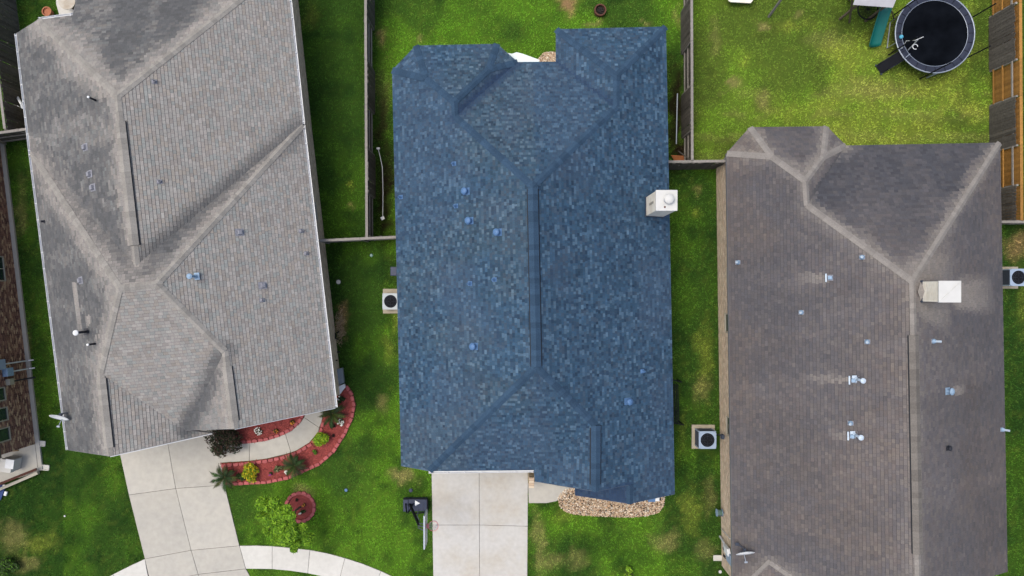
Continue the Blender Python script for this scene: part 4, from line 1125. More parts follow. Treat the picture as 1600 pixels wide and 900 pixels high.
edging('red block edging along the lower side of the curved path', [(346, 724.5), (390, 720.5), (417, 717), (441, 712), (463, 704.5), (483, 692.5), (498, 675.5), (503, 658)], off=-.09, flip=-1)
edging('red block edging between the long bed and the front lawn', [(364, 755.6), (390, 754), (417, 753), (451, 746), (475.6, 735), (500, 724), (522, 704), (539, 677), (550, 653), (554, 633), (549, 614), (541, 603)], off=.0)
ring = [RING_C + Vector((math.cos(a), math.sin(a), 0)) * (RING_R - .09) for a in [6.2832 * i / 24 for i in range(25)]]
edging('ring of red edging blocks round the lime green tree', ring, off=0, flip=-1, step=.26)
mb = MB(); mb.lathe([(RING_R - .1, -.05), (RING_R - .1, .03), (.02, .045)], c=RING_C, n=28)
tag(mb.build('ring_mulch', M['mulch']), kind='structure')

# ------------------------------------------------------------------ plants
def leaf_cloud(mb, centre, rad, n, size, pal, flat=.8, squash=(1, 1, 1)):
    cx, cy, cz = centre
    for _ in range(n):
        while True:
            d = Vector((random.gauss(0, 1), random.gauss(0, 1), random.gauss(0, 1)))
            if d.length > .01: break
        d = d.normalized() * rad * random.uniform(.35, 1.0) ** .6
        p = Vector((cx + d.x * squash[0], cy + d.y * squash[1], cz + d.z * squash[2]))
        nrm = (d.normalized() * .6 + Vector((random.uniform(-1, 1), random.uniform(-1, 1), random.uniform(0, 1.4)))).normalized()
        t = nrm.cross(Vector((random.random(), random.random(), random.random()))).normalized(); b = nrm.cross(t)
        s = size * random.uniform(.6, 1.25); c = random.choice(pal); g_ = random.uniform(.65, 1.3); c = tuple(i * g_ for i in c)
        mb.add([p - t * s, p - b * s * .42 + nrm * s * .1, p + t * s, p + b * s * .42 + nrm * s * .1], [(0, 1, 2, 3)], c)
def shrub(name, label, px, py, r, h, pal, n=500, size=.06, clumps=7, squash=.8, cat='shrub', stem=True):
    g0 = W(px, py); k = 1 - h * .55 / CAM_H; base = Vector((g0.x * k, g0.y * k, 0))
    t = wthing(name, label, cat, base)
    mb = MB()
    for i in range(clumps):
        a = random.random() * 6.28; q = r * random.uniform(.2, .62); cr = r * random.uniform(.38, .55)
        leaf_cloud(mb, (base.x + math.cos(a) * q, base.y + math.sin(a) * q, max(cr * .7, h * random.uniform(.45, .72))), cr, n // clumps, size, pal, squash=(1, 1, squash))
    mb.build('foliage', M['leaf'], t)
    if stem:
        s = MB()
        for i in range(5):
            a = i * 1.3; s.tube([base, base + Vector((math.cos(a) * r * .25, math.sin(a) * r * .25, h * .35)), base + Vector((math.cos(a) * r * .5, math.sin(a) * r * .5, h * .7))], .018, 5, r2=.006)
        s.build('stem', M['bark'], t)
    return t
G1 = [tuple(lin(c) / KEY) for c in ((52, 74, 36), (40, 62, 30), (66, 92, 44))]
BRZ = [tuple(lin(c) / KEY) for c in ((80, 62, 54), (56, 48, 40), (50, 62, 36), (90, 70, 60), (40, 52, 30), (46, 58, 34))]
LIME = [tuple(lin(c) / KEY * 1.5) for c in ((112, 150, 34), (96, 136, 28), (128, 164, 46), (84, 122, 26), (72, 108, 28))]
YG = [tuple(lin(c) / KEY * 1.4) for c in ((150, 158, 30), (170, 150, 28), (110, 140, 30), (186, 168, 44))]
shrub('bronze_shrub', 'rounded bronze purple shrub where the driveway meets the curved path', 350, 687, .95, 1.05, BRZ, 4200, .06, 14)
shrub('green_shrub', 'low dark green mound at the foot of the bronze shrub', 338, 704, .34, .45, G1, 700, .045, 5)
shrub('lime_shrub', 'bright yellow green shrub in the bed right of the curved path', 504, 690, .52, .6, [LIME[0], LIME[2], YG[0], LIME[3]], 1700, .06, 8)
shrub('golden_shrub', 'gold and green variegated shrub near the driveway end of the long bed', 395, 739, .56, .55, YG + [LIME[3]], 1500, .06, 9)
shrub('green_shrub', 'small dark green plant left of the gold variegated shrub', 378, 741, .34, .4, G1, 600, .05, 4)
shrub('green_shrub', 'little green plant between the lime shrub and the curved path edging', 491, 707, .17, .25, [G1[2], LIME[3]], 240, .045, 3)
shrub('rosette_plant', 'grey green rosette plant left of the lower sago palm', 435, 733, .27, .3, [G1[2], dc(150, 150, 110), dc(96, 110, 70)], 260, .05, 4)
shrub('dark_rosette', 'small dark rosette in the mulch beside the white flowers at the bed top', 519, 663, .18, .22, [G1[1], dc(70, 52, 50)], 220, .05, 3)
shrub('dark_rosette', 'tiny dark purple plant above the lime shrub in the mulch', 520.5, 680, .11, .2, [dc(70, 46, 46), dc(58, 40, 40)], 140, .04, 3)
shrub('dark_rosette', 'dark green plant against the house wall at the top end of the long bed', 534, 625, .24, .3, [G1[1], G1[0]], 320, .05, 4)
shrub('small_plant', 'dark little plant inside the ring of red blocks', 463.5, 780, .11, .2, [G1[1], dc(70, 46, 46)], 110, .04, 2)
shrub('small_plant', 'green plant inside the ring beside the lime tree', 474, 800, .16, .25, [G1[2], G1[0]], 160, .045, 3)
shrub('lawn_shrub', 'leafy green shrub in the lower left corner of the lawn', 14, 884, .5, .6, [G1[2], G1[0], LIME[4]], 900, .07, 7)
shrub('lawn_shrub', 'pale green sapling at the bottom edge of the front lawn of the blue roofed house', 984, 898, .38, .5, [LIME[0], G1[2], LIME[2]], 300, .08, 5)
def flowers(name, label, px, py, r, pal, n=26, z=.2):
    base = W(px, py); t = wthing(name, label, 'flowers', base); m = MB()
    leaf_cloud(m, (base.x, base.y, .1), r, 110, .045, [G1[2], G1[0]], squash=(1, 1, .5)); m.build('foliage', M['leaf'], t)
    f = MB()
    for i in range(n):
        a = random.random() * 6.28; q = r * random.random() ** .5; c = (base.x + q * math.cos(a), base.y + q * math.sin(a), z + random.uniform(-.05, .05)); s = random.uniform(.022, .04); col_ = random.choice(pal)
        f.add([(c[0] + s * math.cos(k * 1.2566), c[1] + s * math.sin(k * 1.2566), c[2] + .008 * (k % 2)) for k in range(5)], [(0, 1, 2, 3, 4)], col_)
    f.build('blossom', M['leaf'], t)
WHT = [(.75, .75, .7), (.65, .68, .6)]
flowers('white_flowers', 'white flowering plant in the upper bed against the left house', 405, 673, .2, WHT, 34)
flowers('white_flowers', 'white flowering plant beside the upper sago palm', 533, 659, .18, WHT, 34)
flowers('yellow_flowers', 'tiny yellow orange flower near the tip of the upper bed', 458, 659, .1, [dc(220, 160, 60), dc(200, 120, 50)], 12)
flowers('orange_flowers', 'small orange and dark plant in the middle of the upper bed', 432, 673, .12, [dc(200, 130, 50), (.03, .02, .02)], 12)
flowers('orange_flowers', 'orange flower beside the white one inside the ring of red blocks', 476, 788, .07, [dc(220, 150, 70)], 8)
flowers('white_flowers', 'white flower inside the ring of red blocks', 471, 800, .07, WHT, 10)
flowers('white_flowers', 'pale flowers at the left foot of the lower sago palm', 449, 737, .1, WHT, 10)
flowers('purple_flowers', 'small purple flower left of the grey green rosette', 424, 739, .07, [dc(150, 60, 130)], 8)
flowers('white_flowers', 'single white bloom near the corner downspout of the left house', 531, 619, .05, WHT, 5)

def sago(label, px, py, r, nf=22, h=.55):
    g0 = W(px, py); base = g0 * (1 - .25 / CAM_H); t = wthing('sago_palm', label, 'sago palm', (base.x, base.y, 0))
    m = MB(); m.lathe([(.09, 0), (.11, .12), (.08, .26), (.03, .3)], c=(base.x, base.y, 0), n=12); m.build('trunk', M['bark'], t)
    for i in range(nf):
        a = 6.2832 * i / nf * 2.4 + random.uniform(-.1, .1); L = r * random.uniform(.75, 1.08); rise = random.uniform(.15, .42); f = MB(); pts = []
        for k in range(9):
            s = k / 8; pts.append(Vector((base.x + math.cos(a) * L * s, base.y + math.sin(a) * L * s, .28 + rise * math.sin(s * 2.2) - .15 * s * s)))
        side = Vector((-math.sin(a), math.cos(a), 0)); col_ = tuple(k * random.uniform(.7, 1.3) for k in random.choice([dc(52, 72, 34), dc(40, 58, 28), dc(70, 88, 40)]))
        f.tube(pts, .006, 4, col=dc(80, 84, 46), r2=.003)
        for k in range(1, 24):
            s = k / 24; j = min(int(s * 8), 7); p = pts[j].lerp(pts[j + 1], s * 8 - j); dr = (pts[j + 1] - pts[j]).normalized(); l = .15 * math.sin(math.pi * min(s * 1.05 + .08, 1)) + .02
            for sg in (1, -1):
                tip = p + side * sg * l * .8 + dr * l * .6 + Vector((0, 0, .03)); w = dr * .017
                f.add([p - w, p + w, tip], [(0, 1, 2)], col_)
        f.build('frond', M['leaf'], t)
sago('sago palm at the house corner end of the long bed', 520, 646, .80)
sago('sago palm on the lower edge of the long bed, beside the lawn', 461, 727, .76)
sago('sago palm overhanging the driveway corner', 352, 745, .78)

# lime green tree in the ring
tb = RING_C.copy(); tr = wthing('young_tree', 'young lime green tree growing from the ring of red blocks on the front lawn', 'tree', (tb.x, tb.y, 0))
mb = MB(); mb.tube([tb, tb + Vector((-.05, .02, .6)), tb + Vector((.02, -.05, 1.2)), tb + Vector((-.08, -.02, 1.9))], .055, 8, r2=.03); mb.build('trunk', M['bark'], tr)
lo = MB(); cr = MB(); random.seed(21)
TREE_CL = [(-62, -55, 30, 2.0), (-20, -50, 34, 2.4), (-85, -5, 26, 1.8), (-45, -15, 34, 2.3), (15, -30, 26, 2.5), (-10, 15, 28, 2.3), (45, 40, 34, 2.0), (20, 55, 36, 2.2), (75, 60, 24, 1.7), (-20, 60, 26, 1.8), (50, 85, 22, 1.6), (-60, 35, 18, 1.5), (95, 55, 14, 1.6), (30, 5, 20, 2.1), (70, 25, 16, 2.0)]
for (dx, dy, rr, z) in TREE_CL:
    p = W(441 + dx * .45, 815 + dy * .43, z)
    lo.tube([tb + Vector((-.08, -.02, 1.25)), (tb + p) / 2 + Vector((0, 0, 1.0 - z * .1)), p], .028, 5, r2=.008)
    R_ = rr * .0145
    for s_ in range(3):
        o_ = Vector((random.uniform(-1, 1), random.uniform(-1, 1), random.uniform(-.5, .5))) * R_ * .6
        leaf_cloud(cr, (p.x + o_.x, p.y + o_.y, z + o_.z), R_ * .62, int(rr * 15), .074, LIME, squash=(1, 1, .8))
lo.build('branch', M['bark'], tr); cr.build('crown', M['leaf'], tr)

# ------------------------------------------------------------------ air conditioners
def condenser(label, c, s, h, rz, body, fan_blades=True, pad=None, top_h=.04):
    t = thing('air_conditioner', label, 'air conditioner', c, rz)
    p = pad or (s + .3, s + .3)
    MB().box((0, 0, .04), (p[0], p[1], .10)).build('pad', M['chim_pad'], t, bevel=.01)
    m = MB(); m.box((0, 0, .09 + h / 2), (s - .06, s - .06, h)); m.build('coil', M['black'], t)
    f = MB(); 
    for (sx, sy) in ((1, 1), (1, -1), (-1, 1), (-1, -1)): f.box((sx * (s / 2 - .03), sy * (s / 2 - .03), .09 + h / 2), (.06, .06, h))
    f.build('corner_post', body, t)
    lv = MB(); n = int(h / .055)
    for i in range(n):
        z = .12 + i * (h - .06) / n
        for k in range(4):
            a = k * math.pi / 2; lv.box((math.cos(a) * (s / 2 - .012), math.sin(a) * (s / 2 - .012), z), (.02, s - .1, .028), rz=a)
    lv.build('louvre', M['ac_dark'], t)
    zt = .09 + h; r = s * .40; N_ = 28; hs = s / 2
    sq = []
    for i in range(N_):
        a = 6.2832 * i / N_; c_, s_ = math.cos(a), math.sin(a); q = hs / max(abs(c_), abs(s_)); sq.append((c_ * q, s_ * q))
    V = [(x, y, zt) for x, y in sq] + [(x, y, zt + top_h) for x, y in sq] + [(math.cos(6.2832 * i / N_) * r, math.sin(6.2832 * i / N_) * r, zt + top_h) for i in range(N_)] + [(math.cos(6.2832 * i / N_) * r, math.sin(6.2832 * i / N_) * r, zt - .12) for i in range(N_)]
    F = []
    for k in range(3):
        for i in range(N_): F.append((k * N_ + i, k * N_ + (i + 1) % N_, (k + 1) * N_ + (i + 1) % N_, (k + 1) * N_ + i))
    m = MB(); m.add(V, F); m.build('top_panel', body, t)
    b = MB()
    for k in range(3 if fan_blades else 5):
        a = 6.2832 * k / (3 if fan_blades else 5) + .5; pts = []
        for j in range(6):
            u = -.5 + j / 5 * 1.0; pts.append((math.cos(a + u) * r * .88, math.sin(a + u) * r * .88, zt - .08 + .05 * u))
        b.add([(math.cos(a - .2) * .06, math.sin(a - .2) * .06, zt - .08)] + pts, [tuple(range(7))])
    b.lathe([(.09, zt - .13), (.09, zt - .04)], n=14); b.build('fan', M['white_metal'], t)
    gr = MB()
    for q in (.55, .8):
        gr.tube([(math.cos(6.2832 * i / 20) * r * q, math.sin(6.2832 * i / 20) * r * q, zt + top_h + .004) for i in range(21)], .004, 4)
    for k in range(4):
        a = math.pi * k / 2; gr.tube([(math.cos(a) * .05, math.sin(a) * .05, zt + top_h + .01), (math.cos(a) * r, math.sin(a) * r, zt + top_h + .004)], .004, 4)
    gr.build('guard', M['ac_dark'], t)
    return t
condenser('white air conditioner with round fan half under the west eave of the blue roof', (-6.0, -.66, 0), .80, .58, 0, M['ac_beige'], False, (.98, 1.24))
condenser('air conditioner with three bladed fan on a square pad left of the right house', (9.62, -7.48, 0), .86, .72, R(0), M['ac_grey'], True, (1.16, 1.2))
condenser('tall louvred air conditioner at the right edge beside the brown grey roof', (24.75, .52, 0), .84, .95, 0, M['ac_grey'], False, (1.4, 1.1))
ln = wthing('refrigerant_pipe', 'insulated pipe running from the air conditioner up the right house wall', 'pipe', (10.1, -7.3, 0))
m = MB(); m.tube([(9.95, -7.35, .35), (10.12, -7.3, .4), (10.17, -7.2, .9), (10.2, -7.2, 1.3)], .035, 7); m.build('hose', M['vent_blk'], ln)
m = MB(); m.box((10.2, -7.2, 1.35), (.12, .22, .3)); m.build('disconnect_box', M['ac_dark'], ln, bevel=.01)

# ------------------------------------------------------------------ satellite dishes
def dish(label, px, py, hk, face, foot_off):
    z = 2.95; p = W(px, py, z + .45); b = Vector(foot_off)
    t = thing('satellite_dish', label, 'satellite dish', (p.x, p.y, z), 0)
    f = Vector(face).normalized(); q = f.to_track_quat('Z', 'Y').to_matrix()
    m = MB(); prof = []
    n = 26; V = []; F = []
    for j in range(6):
        rr = j / 5
        for k in range(n):
            a = 6.2832 * k / n; v = Vector((math.cos(a) * .43 * rr, math.sin(a) * .33 * rr, .08 * rr * rr)); V.append(q @ v + Vector((0, 0, .45)))
    for j in range(5):
        for k in range(n): F.append((j * n + k, j * n + (k + 1) % n, (j + 1) * n + (k + 1) % n, (j + 1) * n + k))
    m.add(V, F); d = m.build('reflector', M['white'], t, smooth=True); so = d.modifiers.new('s', 'SOLIDIFY'); so.thickness = .012
    a = MB(); lnb = Vector((0, 0, .45)) + f * .42 + (q @ Vector((0, -.24, 0))); a.tube([q @ Vector((0, -.24, .05)) + Vector((0, 0, .45)), lnb], .016, 6); a.build('arm', M['steel'], t)
    l = MB(); l.box(tuple(lnb), (.14, .06, .07), M=q); l.build('receiver', M['steel'], t, bevel=.01)
    s = MB(); s.tube([Vector((0, 0, .43)) - f * .04, Vector((0, 0, .25)) - f * .1, b], .024, 7)
    s.box(tuple(b), (.18, .14, .02)); s.box(tuple(Vector((0, 0, .43)) - f * .06), (.12, .12, .12), M=q); s.build('mount', M['ac_dark'], t)
    return t
dish('white satellite dish on the left eave of the left house near its front', 93.5, 650, 'A', (-.12, -.86, .50), (.62, .1, -.06))
dish('white satellite dish near the lower left corner of the right roof', 1164, 862, 'B', (.08, -.86, .50), (-.25, .22, .12))

# ------------------------------------------------------------------ basketball hoop
bh = wthing('basketball_hoop', 'portable basketball hoop with black base on the grass, rim over the driveway', 'basketball hoop', W(651, 790))
c0 = W(650, 789, .2)
m = MB(); m.box((c0.x - .03, c0.y, .14), (1.22, .68, .26), taper=.9); m.build('base_tank', M['navy'], bh, bevel=.04)
m = MB(); m.box((c0.x - .5, c0.y, .29), (.26, .6, .06)); m.build('base_ledge', M['navy'], bh, bevel=.02); m = MB(); m.box((c0.x + .52, c0.y, .30), (.18, .60, .05)); m.build('base_ledge', M['navy'], bh, bevel=.02)
m = MB()
for a, b in (((-.62, .36), (.58, .36)), ((.58, .36), (.6, -.32)), ((.6, -.32), (-.1, -.38)),):
    m.tube([(c0.x + a[0], c0.y + a[1], .34), (c0.x + b[0], c0.y + b[1], .34)], .035, 8)
m.build('black_edge_rail', M['black'], bh)
m = MB(); m.lathe([(.16, .30), (.17, .31), (.02, .33)], c=(c0.x + .05, c0.y + .12, 0), n=3); m.build('white_label_plate', M['white'], bh)
pt = [Vector((c0.x - .28, c0.y + .02, .3)), Vector((c0.x - .30, c0.y - .02, 1.2)), Vector((-4.52, -11.0, 2.95))]
pt2 = W(654, 821, 3.0)
m = MB(); m.bar(Vector((c0.x - .3, c0.y + .05, .25)), Vector((pt2.x, pt2.y, 2.9)), .10, .10); m.build('pole', M['black'], bh)
m = MB(); m.bar(Vector((c0.x - .12, c0.y + .1, .32)), Vector((c0.x - .26, c0.y - .1, 1.1)), .05); m.bar(Vector((c0.x - .5, c0.y + .1, .32)), Vector((c0.x - .33, c0.y - .1, 1.1)), .05); m.build('brace', M['black'], bh)
bp = W(665, 826, 3.25); rz_ = 3.05
m = MB()
for z in (2.95, 3.3): m.bar((pt2.x, pt2.y + .06, z - .08), (bp.x, bp.y + .1, z), .035); m.bar((pt2.x, pt2.y - .02, z - .08), (bp.x, bp.y - .1, z), .035)
m.tube([(pt2.x - .02, pt2.y, 2.4), (pt2.x - .16, pt2.y + .2, 2.3), (pt2.x - .12, pt2.y + .45, 2.0)], .02, 6)
m.build('lift_arm', M['ac_dark'], bh)
m = MB(); m.box((bp.x, bp.y, 3.3), (.04, 1.42, .92)); bo = m.build('backboard', M['board'], bh, bevel=.01)
m = MB()
for (dy, dz, wy, wz) in ((0, .47, 1.5, .05), (0, -.47, 1.5, .05), (.73, 0, .05, .95), (-.73, 0, .05, .95)): m.box((bp.x, bp.y + dy, 3.3 + dz), (.06, wy, wz))
m.build('board_frame', M['steel'], bh)
m = MB(); rc = Vector((bp.x + .33, bp.y + .05, 3.05)); m.tube([rc + Vector((math.cos(6.2832 * i / 24) * .23, math.sin(6.2832 * i / 24) * .23, 0)) for i in range(25)], .012, 6); m.box((bp.x + .07, bp.y + .05, 3.04), (.12, .2, .08)); m.build('rim', M['pink'], bh)
m = MB()
for i in range(12):
    for sg in (1, -1):
        pts = []
        for j in range(5):
            a = 6.2832 * i / 12 + sg * j * .26; q = .22 - .022 * j; pts.append(rc + Vector((math.cos(a) * q, math.sin(a) * q, -.1 * j)))
        m.tube(pts, .006, 4)
m.build('net', M['net'], bh)

# ------------------------------------------------------------------ trampoline
TC = Vector((20.77, 12.51, 0)); TR = 1.93
tp = wthing('trampoline', 'round black trampoline with grey blue rim pads and white tipped poles', 'trampoline', TC)
m = MB(); m.lathe([(TR - .30, .88), (.02, .85)], c=TC, n=48); m.lathe([(.02, .845), (TR - .30, .875)], c=TC, n=48); m.build('mat', M['black_mat'], tp)
m = MB(); m.lathe([(TR - .32, .87), (TR + .01, .87), (TR + .01, .885), (TR - .32, .885)], c=TC, n=48); m.f = m.f[:-2]; m.c = m.c[:-2]; m.build('pad_underlay', M['black'], tp)
for i in range(24):
    a0 = 6.2832 * i / 24 + .008; a1 = 6.2832 * (i + 1) / 24 - .008; V = []
    for (rr, z) in ((TR - .30, .89), (TR - .15, .935), (TR + .02, .91)):
        for a in (a0, (a0 + a1) / 2, a1): V.append((TC.x + math.cos(a) * rr, TC.y + math.sin(a) * rr, z))
    m = MB(); m.add(V, [(0, 3, 4, 1), (1, 4, 5, 2), (3, 6, 7, 4), (4, 7, 8, 5)]); m.build('pad', M['pad'], tp)
m = MB(); m.tube([TC + Vector((math.cos(6.2832 * i / 48) * (TR + .02), math.sin(6.2832 * i / 48) * (TR + .02), .9)) for i in range(49)], .03, 7); m.build('frame_ring', M['steel'], tp)
m = MB(); m.tube([TC + Vector((math.cos(6.2832 * i / 48) * (TR - .31), math.sin(6.2832 * i / 48) * (TR - .31), .89)) for i in range(49)], .012, 5); m.build('mat_ring', M['steel'], tp)
for k in range(6):
    a = R(23 + 60 * k); b = TC + Vector((math.cos(a), math.sin(a), 0)) * (TR + .06)
    m = MB(); m.tube([(b.x, b.y, .05), (b.x, b.y, 2.55)], .032, 8); po = m.build('pole', M['black'], tp)
    m = MB(); m.lathe([(.03, 2.53), (.06, 2.56), (.06, 2.6), (.02, 2.64)], c=(b.x, b.y, 0), n=10); m.build('pole_cap', M['white'], po)
for k in range(3):
    a = R(53 + 120 * k); p0 = TC + Vector((math.cos(a - .35), math.sin(a - .35), 0)) * TR; p1 = TC + Vector((math.cos(a + .35), math.sin(a + .35), 0)) * TR
    m = MB(); m.tube([(p0.x, p0.y, .9), (p0.x, p0.y, .03), (p1.x, p1.y, .03), (p1.x, p1.y, .9)], .028, 7); m.build('leg', M['steel'], tp)
sl = wthing('trampoline_slide', 'black ladder slide leaning on the trampoline rim towards the lawn', 'slide', W(1390, 95))
t0 = Vector((19.28, 11.50, .9)); t1 = Vector((18.42, 10.97, .08)); u = (t1 - t0).normalized(); sv = Vector((-u.y, u.x, 0)).normalized()
m = MB(); V = []
for p in (t0, t0.lerp(t1, .5) - Vector((0, 0, .04)), t1):
    for (o_, z_) in ((-.25, .07), (-.22, 0), (.22, 0), (.25, .07)): V.append(p + sv * o_ + Vector((0, 0, z_)))
m.add(V, [(a + b, a + b + 1, a + b + 5, a + b + 4) for a in (0, 4) for b in (0, 1, 2)]); o = m.build('slide_bed', M['black'], sl); so = o.modifiers.new('s', 'SOLIDIFY'); so.thickness = .02
m = MB()
for sg in (-.24, .24): m.bar(t0 + sv * sg, t1 + sv * sg, .04); 
m.box(tuple(t1 + sv * .25 + Vector((0, 0, .03))), (.08, .08, .06)); m.box(tuple(t1 - sv * .25 + Vector((0, 0, .03))), (.08, .08, .06)); m.build('side_rail', M['ac_dark'], sl)
fh = wthing('trampoline_hoop_frame', 'bent white tube frame standing over the left rim of the trampoline', 'basketball hoop', W(1420, 72, .9))
def T(x, y, z): return W(x, y, z)
m = MB()
m.tube([T(1409, 76, .95), T(1416, 64, 1.5), T(1430, 63, 2.0), T(1443, 57.5, 2.3)], .018, 7)
m.tube([T(1419, 78, .95), T(1427, 70, 1.5), T(1434, 62, 2.0)], .025, 7)
m.build('frame_tube', M['white_metal'], fh)
m = MB(); c_ = T(1430, 73, 1.9); m.tube([c_ + Vector((math.cos(k / 12 * 5.2) * .12, math.sin(k / 12 * 5.2) * .12, 0)) for k in range(13)], .018, 6); m.build('small_rim', M['white_metal'], fh)
m = MB(); m.bar(T(1407, 77, 1.0), T(1412, 70, 1.0), .03); m.bar(T(1415, 90, 1.0), T(1422, 84, 1.0), .03); m.build('clamp', M['steel'], fh)
bl = wthing('toy_ball', 'cyan ball on the left rim pad of the trampoline', 'ball', W(1407.5, 58, .98))
m = MB(); m.lathe([(.02 if i in (0, 8) else .10 * math.sin(math.pi * i / 8), 1.02 - .10 * math.cos(math.pi * i / 8)) for i in range(9)], c=tuple(W(1407.5, 58, .98)[:2]) + (0,), n=14); m.build('ball_body', M['ball_cyan'], bl, smooth=True)

# ------------------------------------------------------------------ swing set with green slide
pg = wthing('swing_set', 'wooden swing set with pale canvas roof and green slide at the top edge', 'playground', W(1365, 5))
cz = 2.6
m = MB(); cp = [W(1333, 7.5, cz), W(1395, 12, cz), W(1404, -30, cz), W(1340, -42, cz)]
rd = [cp[0].lerp(cp[3], .5) + Vector((0, 0, .35)), cp[1].lerp(cp[2], .5) + Vector((0, 0, .35))]
m.add([cp[0], cp[1], rd[1], rd[0], cp[2], cp[3]], [(0, 1, 2, 3), (3, 2, 4, 5)]); o = m.build('canopy', M['canvas'], pg); so = o.modifiers.new('s', 'SOLIDIFY'); so.thickness = .02
m = MB(); 
for q in (cp[0], cp[1], cp[2], cp[3]):
    m = MB(); p = q + (Vector((17.9, 14.3, 0)) - Vector((q.x, q.y, 0))) * .3; m.bar((p.x, p.y, 0), (p.x, p.y, cz - .02), .09); m.build('post', M['wood'], pg)
m = MB(); pc_ = Vector((17.85, 14.3, 1.25)); m.box(tuple(pc_), (1.3, 1.2, .06)); m.build('platform', M['wood'], pg)
for (dx, ang_) in ((-.9, 0),):
    pass
m = MB(); m.bar((17.0, 13.39, 0), (16.0, 13.6, 2.38), .09); m.build('leg', M['wood'], pg)
m = MB(); m.bar((17.0, 14.5, 0), (16.0, 13.9, 2.38), .09); m.build('leg', M['wood'], pg)
m = MB(); m.bar((12.93, 13.66, 0), (12.93, 13.95, 2.3), .09); m.build('leg', M['rail'], pg)
m = MB(); m.bar((12.9, 14.9, 0), (12.93, 14.1, 2.3), .09); m.build('leg', M['rail'], pg)
m = MB(); m.bar((12.7, 14.02, 2.34), (17.9, 13.98, 2.38), .1, .14); m.build('top_beam', M['rail'], pg)
s0 = W(1383, 10, 1.45); s1 = W(1363, 74, .16)
m = MB(); V = []; cs = 7
for j in range(11):
    t = j / 10; p = s0.lerp(s1, t); p.z = 1.45 - 1.29 * (t ** .85) + (.02 if j == 10 else 0)
    d_ = (s1 - s0); d_.z = 0; d_.normalize(); sv = Vector((-d_.y, d_.x, 0))
    for k in range(cs):
        a = -1 + 2 * k / (cs - 1); V.append(p + sv * a * .30 + Vector((0, 0, .24 * abs(a) ** 3)))
m.add(V, [(j * cs + k, j * cs + k + 1, (j + 1) * cs + k + 1, (j + 1) * cs + k) for j in range(10) for k in range(cs - 1)])
o = m.build('slide', M['green_plastic'], pg, smooth=True); so = o.modifiers.new('s', 'SOLIDIFY'); so.thickness = .03
m = MB(); m.tube([tuple(W(1393, 16, .9)), tuple(W(1397, 30, .02))], .03, 6); m.tube([tuple(W(1403, 22, .9)), tuple(W(1394, 41, .02))], .02, 6); m.build('ladder_rail', M['wood'], pg)
ws = wthing('web_swing', 'black round web swing hanging behind the green slide', 'swing', W(1355, 14, .5))
c_ = W(1356, 14.5, .5); m = MB(); m.tube([c_ + Vector((math.cos(6.2832 * i / 30), math.sin(6.2832 * i / 30), 0)) * .5 for i in range(31)], .035, 7); m.build('ring', M['black'], ws)
m = MB()
for k in range(8):
    a = math.pi * k / 8; v = Vector((math.cos(a), math.sin(a), 0)) * .5; m.tube([c_ - v, c_ + v - Vector((0, 0, .002))], .012, 4)
for q in (.2, .35): m.tube([c_ + Vector((math.cos(6.2832 * i / 24), math.sin(6.2832 * i / 24), .01)) * q for i in range(25)], .01, 4)
m.build('web', M['black'], ws)
bn = wthing('garden_bench', 'cream bench top at the upper edge of the right back yard', 'bench', W(1158, -6))
m = MB(); m.prism(P2([(1137, -12), (1138, 1), (1142, 3.2), (1173, 5), (1177, 0), (1178, -12)], .45), .40, .46); m.build('seat', M['chim'], bn, bevel=.01)
m = MB()
for q in ((1142, -8), (1172, -8), (1143, 0), (1172, 1)): p = W(*q); m.box((p.x, p.y, .2), (.07, .07, .4))
m.build('leg', M['chim'], bn)

# ------------------------------------------------------------------ small things about the yards
fp = wthing('fire_pit', 'round rusty fire pit on the back lawn behind the blue roofed house', 'fire pit', W(937, 18.5))
p = W(937, 18.5); m = MB(); m.lathe([(.29, 0), (.30, .28), (.24, .28), (.23, .05)], c=p, n=24); m.build('steel_ring', M['rust'], fp)
m = MB(); m.lathe([(.235, .02), (.235, .12), (.02, .15)], c=p, n=18)
for k in range(6): a = k * 1.1; m.bar((p.x + math.cos(a) * .2, p.y + math.sin(a) * .2, .14), (p.x - math.cos(a + .6) * .14, p.y - math.sin(a + .6) * .14, .2), .04)
m.build('ash', M['ash'], fp)
tarp = wthing('patio_awning', 'white sheet metal corner of a patio cover behind the blue roofed house', 'awning', W(820, 90, 1.9))
m = MB(); m.prism(P2([(792, 82.5), (800, 84), (807, 81.5), (817, 84), (843, 93.5), (842, 103), (806, 103), (796, 90)], 2.1), 2.04, 2.10); m.build('sheet', M['cyan_white'], tarp)
m = MB()
for q in ((838, 94), (812, 96)): p = W(*q, 2.1); m.bar((p.x, p.y, 0), (p.x, p.y, 2.04), .08)
m.build('post', M['white_metal'], tarp)
pp = wthing('drain_pipe', 'straight pale pipe lying in the dark strip east of the blue roof', 'pipe', W(1057, 185))
m = MB(); m.tube([W(1058.5, 146, .5), W(1056.8, 225, .25)], .03, 8); m.build('pipe_body', M['steel'], pp)
pp = wthing('drain_pipe', 'curved white pipe in the side strip west of the blue roof', 'pipe', W(597, 290))
m = MB(); m.tube([W(591, 233, .5), W(594, 245, .45), W(597.5, 262, .4), W(598.5, 300, .35), W(598, 340, .3)], .017, 8); m.build('pipe_body', M['white_metal'], pp)
m = MB(); q = W(591, 232, .5); m.box(tuple(q), (.16, .1, .1)); q = W(598, 341, .3); m.box(tuple(q), (.18, .16, .1), rz=.5); m.build('pipe_end', M['white'], pp, bevel=.02)
bd = wthing('cedar_boards', 'orange cedar boards lying behind the cross fence beside the blue roof', 'boards', W(1062, 247))
for k in range(5):
    m = MB(); m.bar(W(1049 + k * 1.2, 243.2 + k * 2.1, .12), W(1068 + k * 2.2, 244.4 + k * 2.1, .12), .055, .03); m.build('board', M['wood_o'], bd)
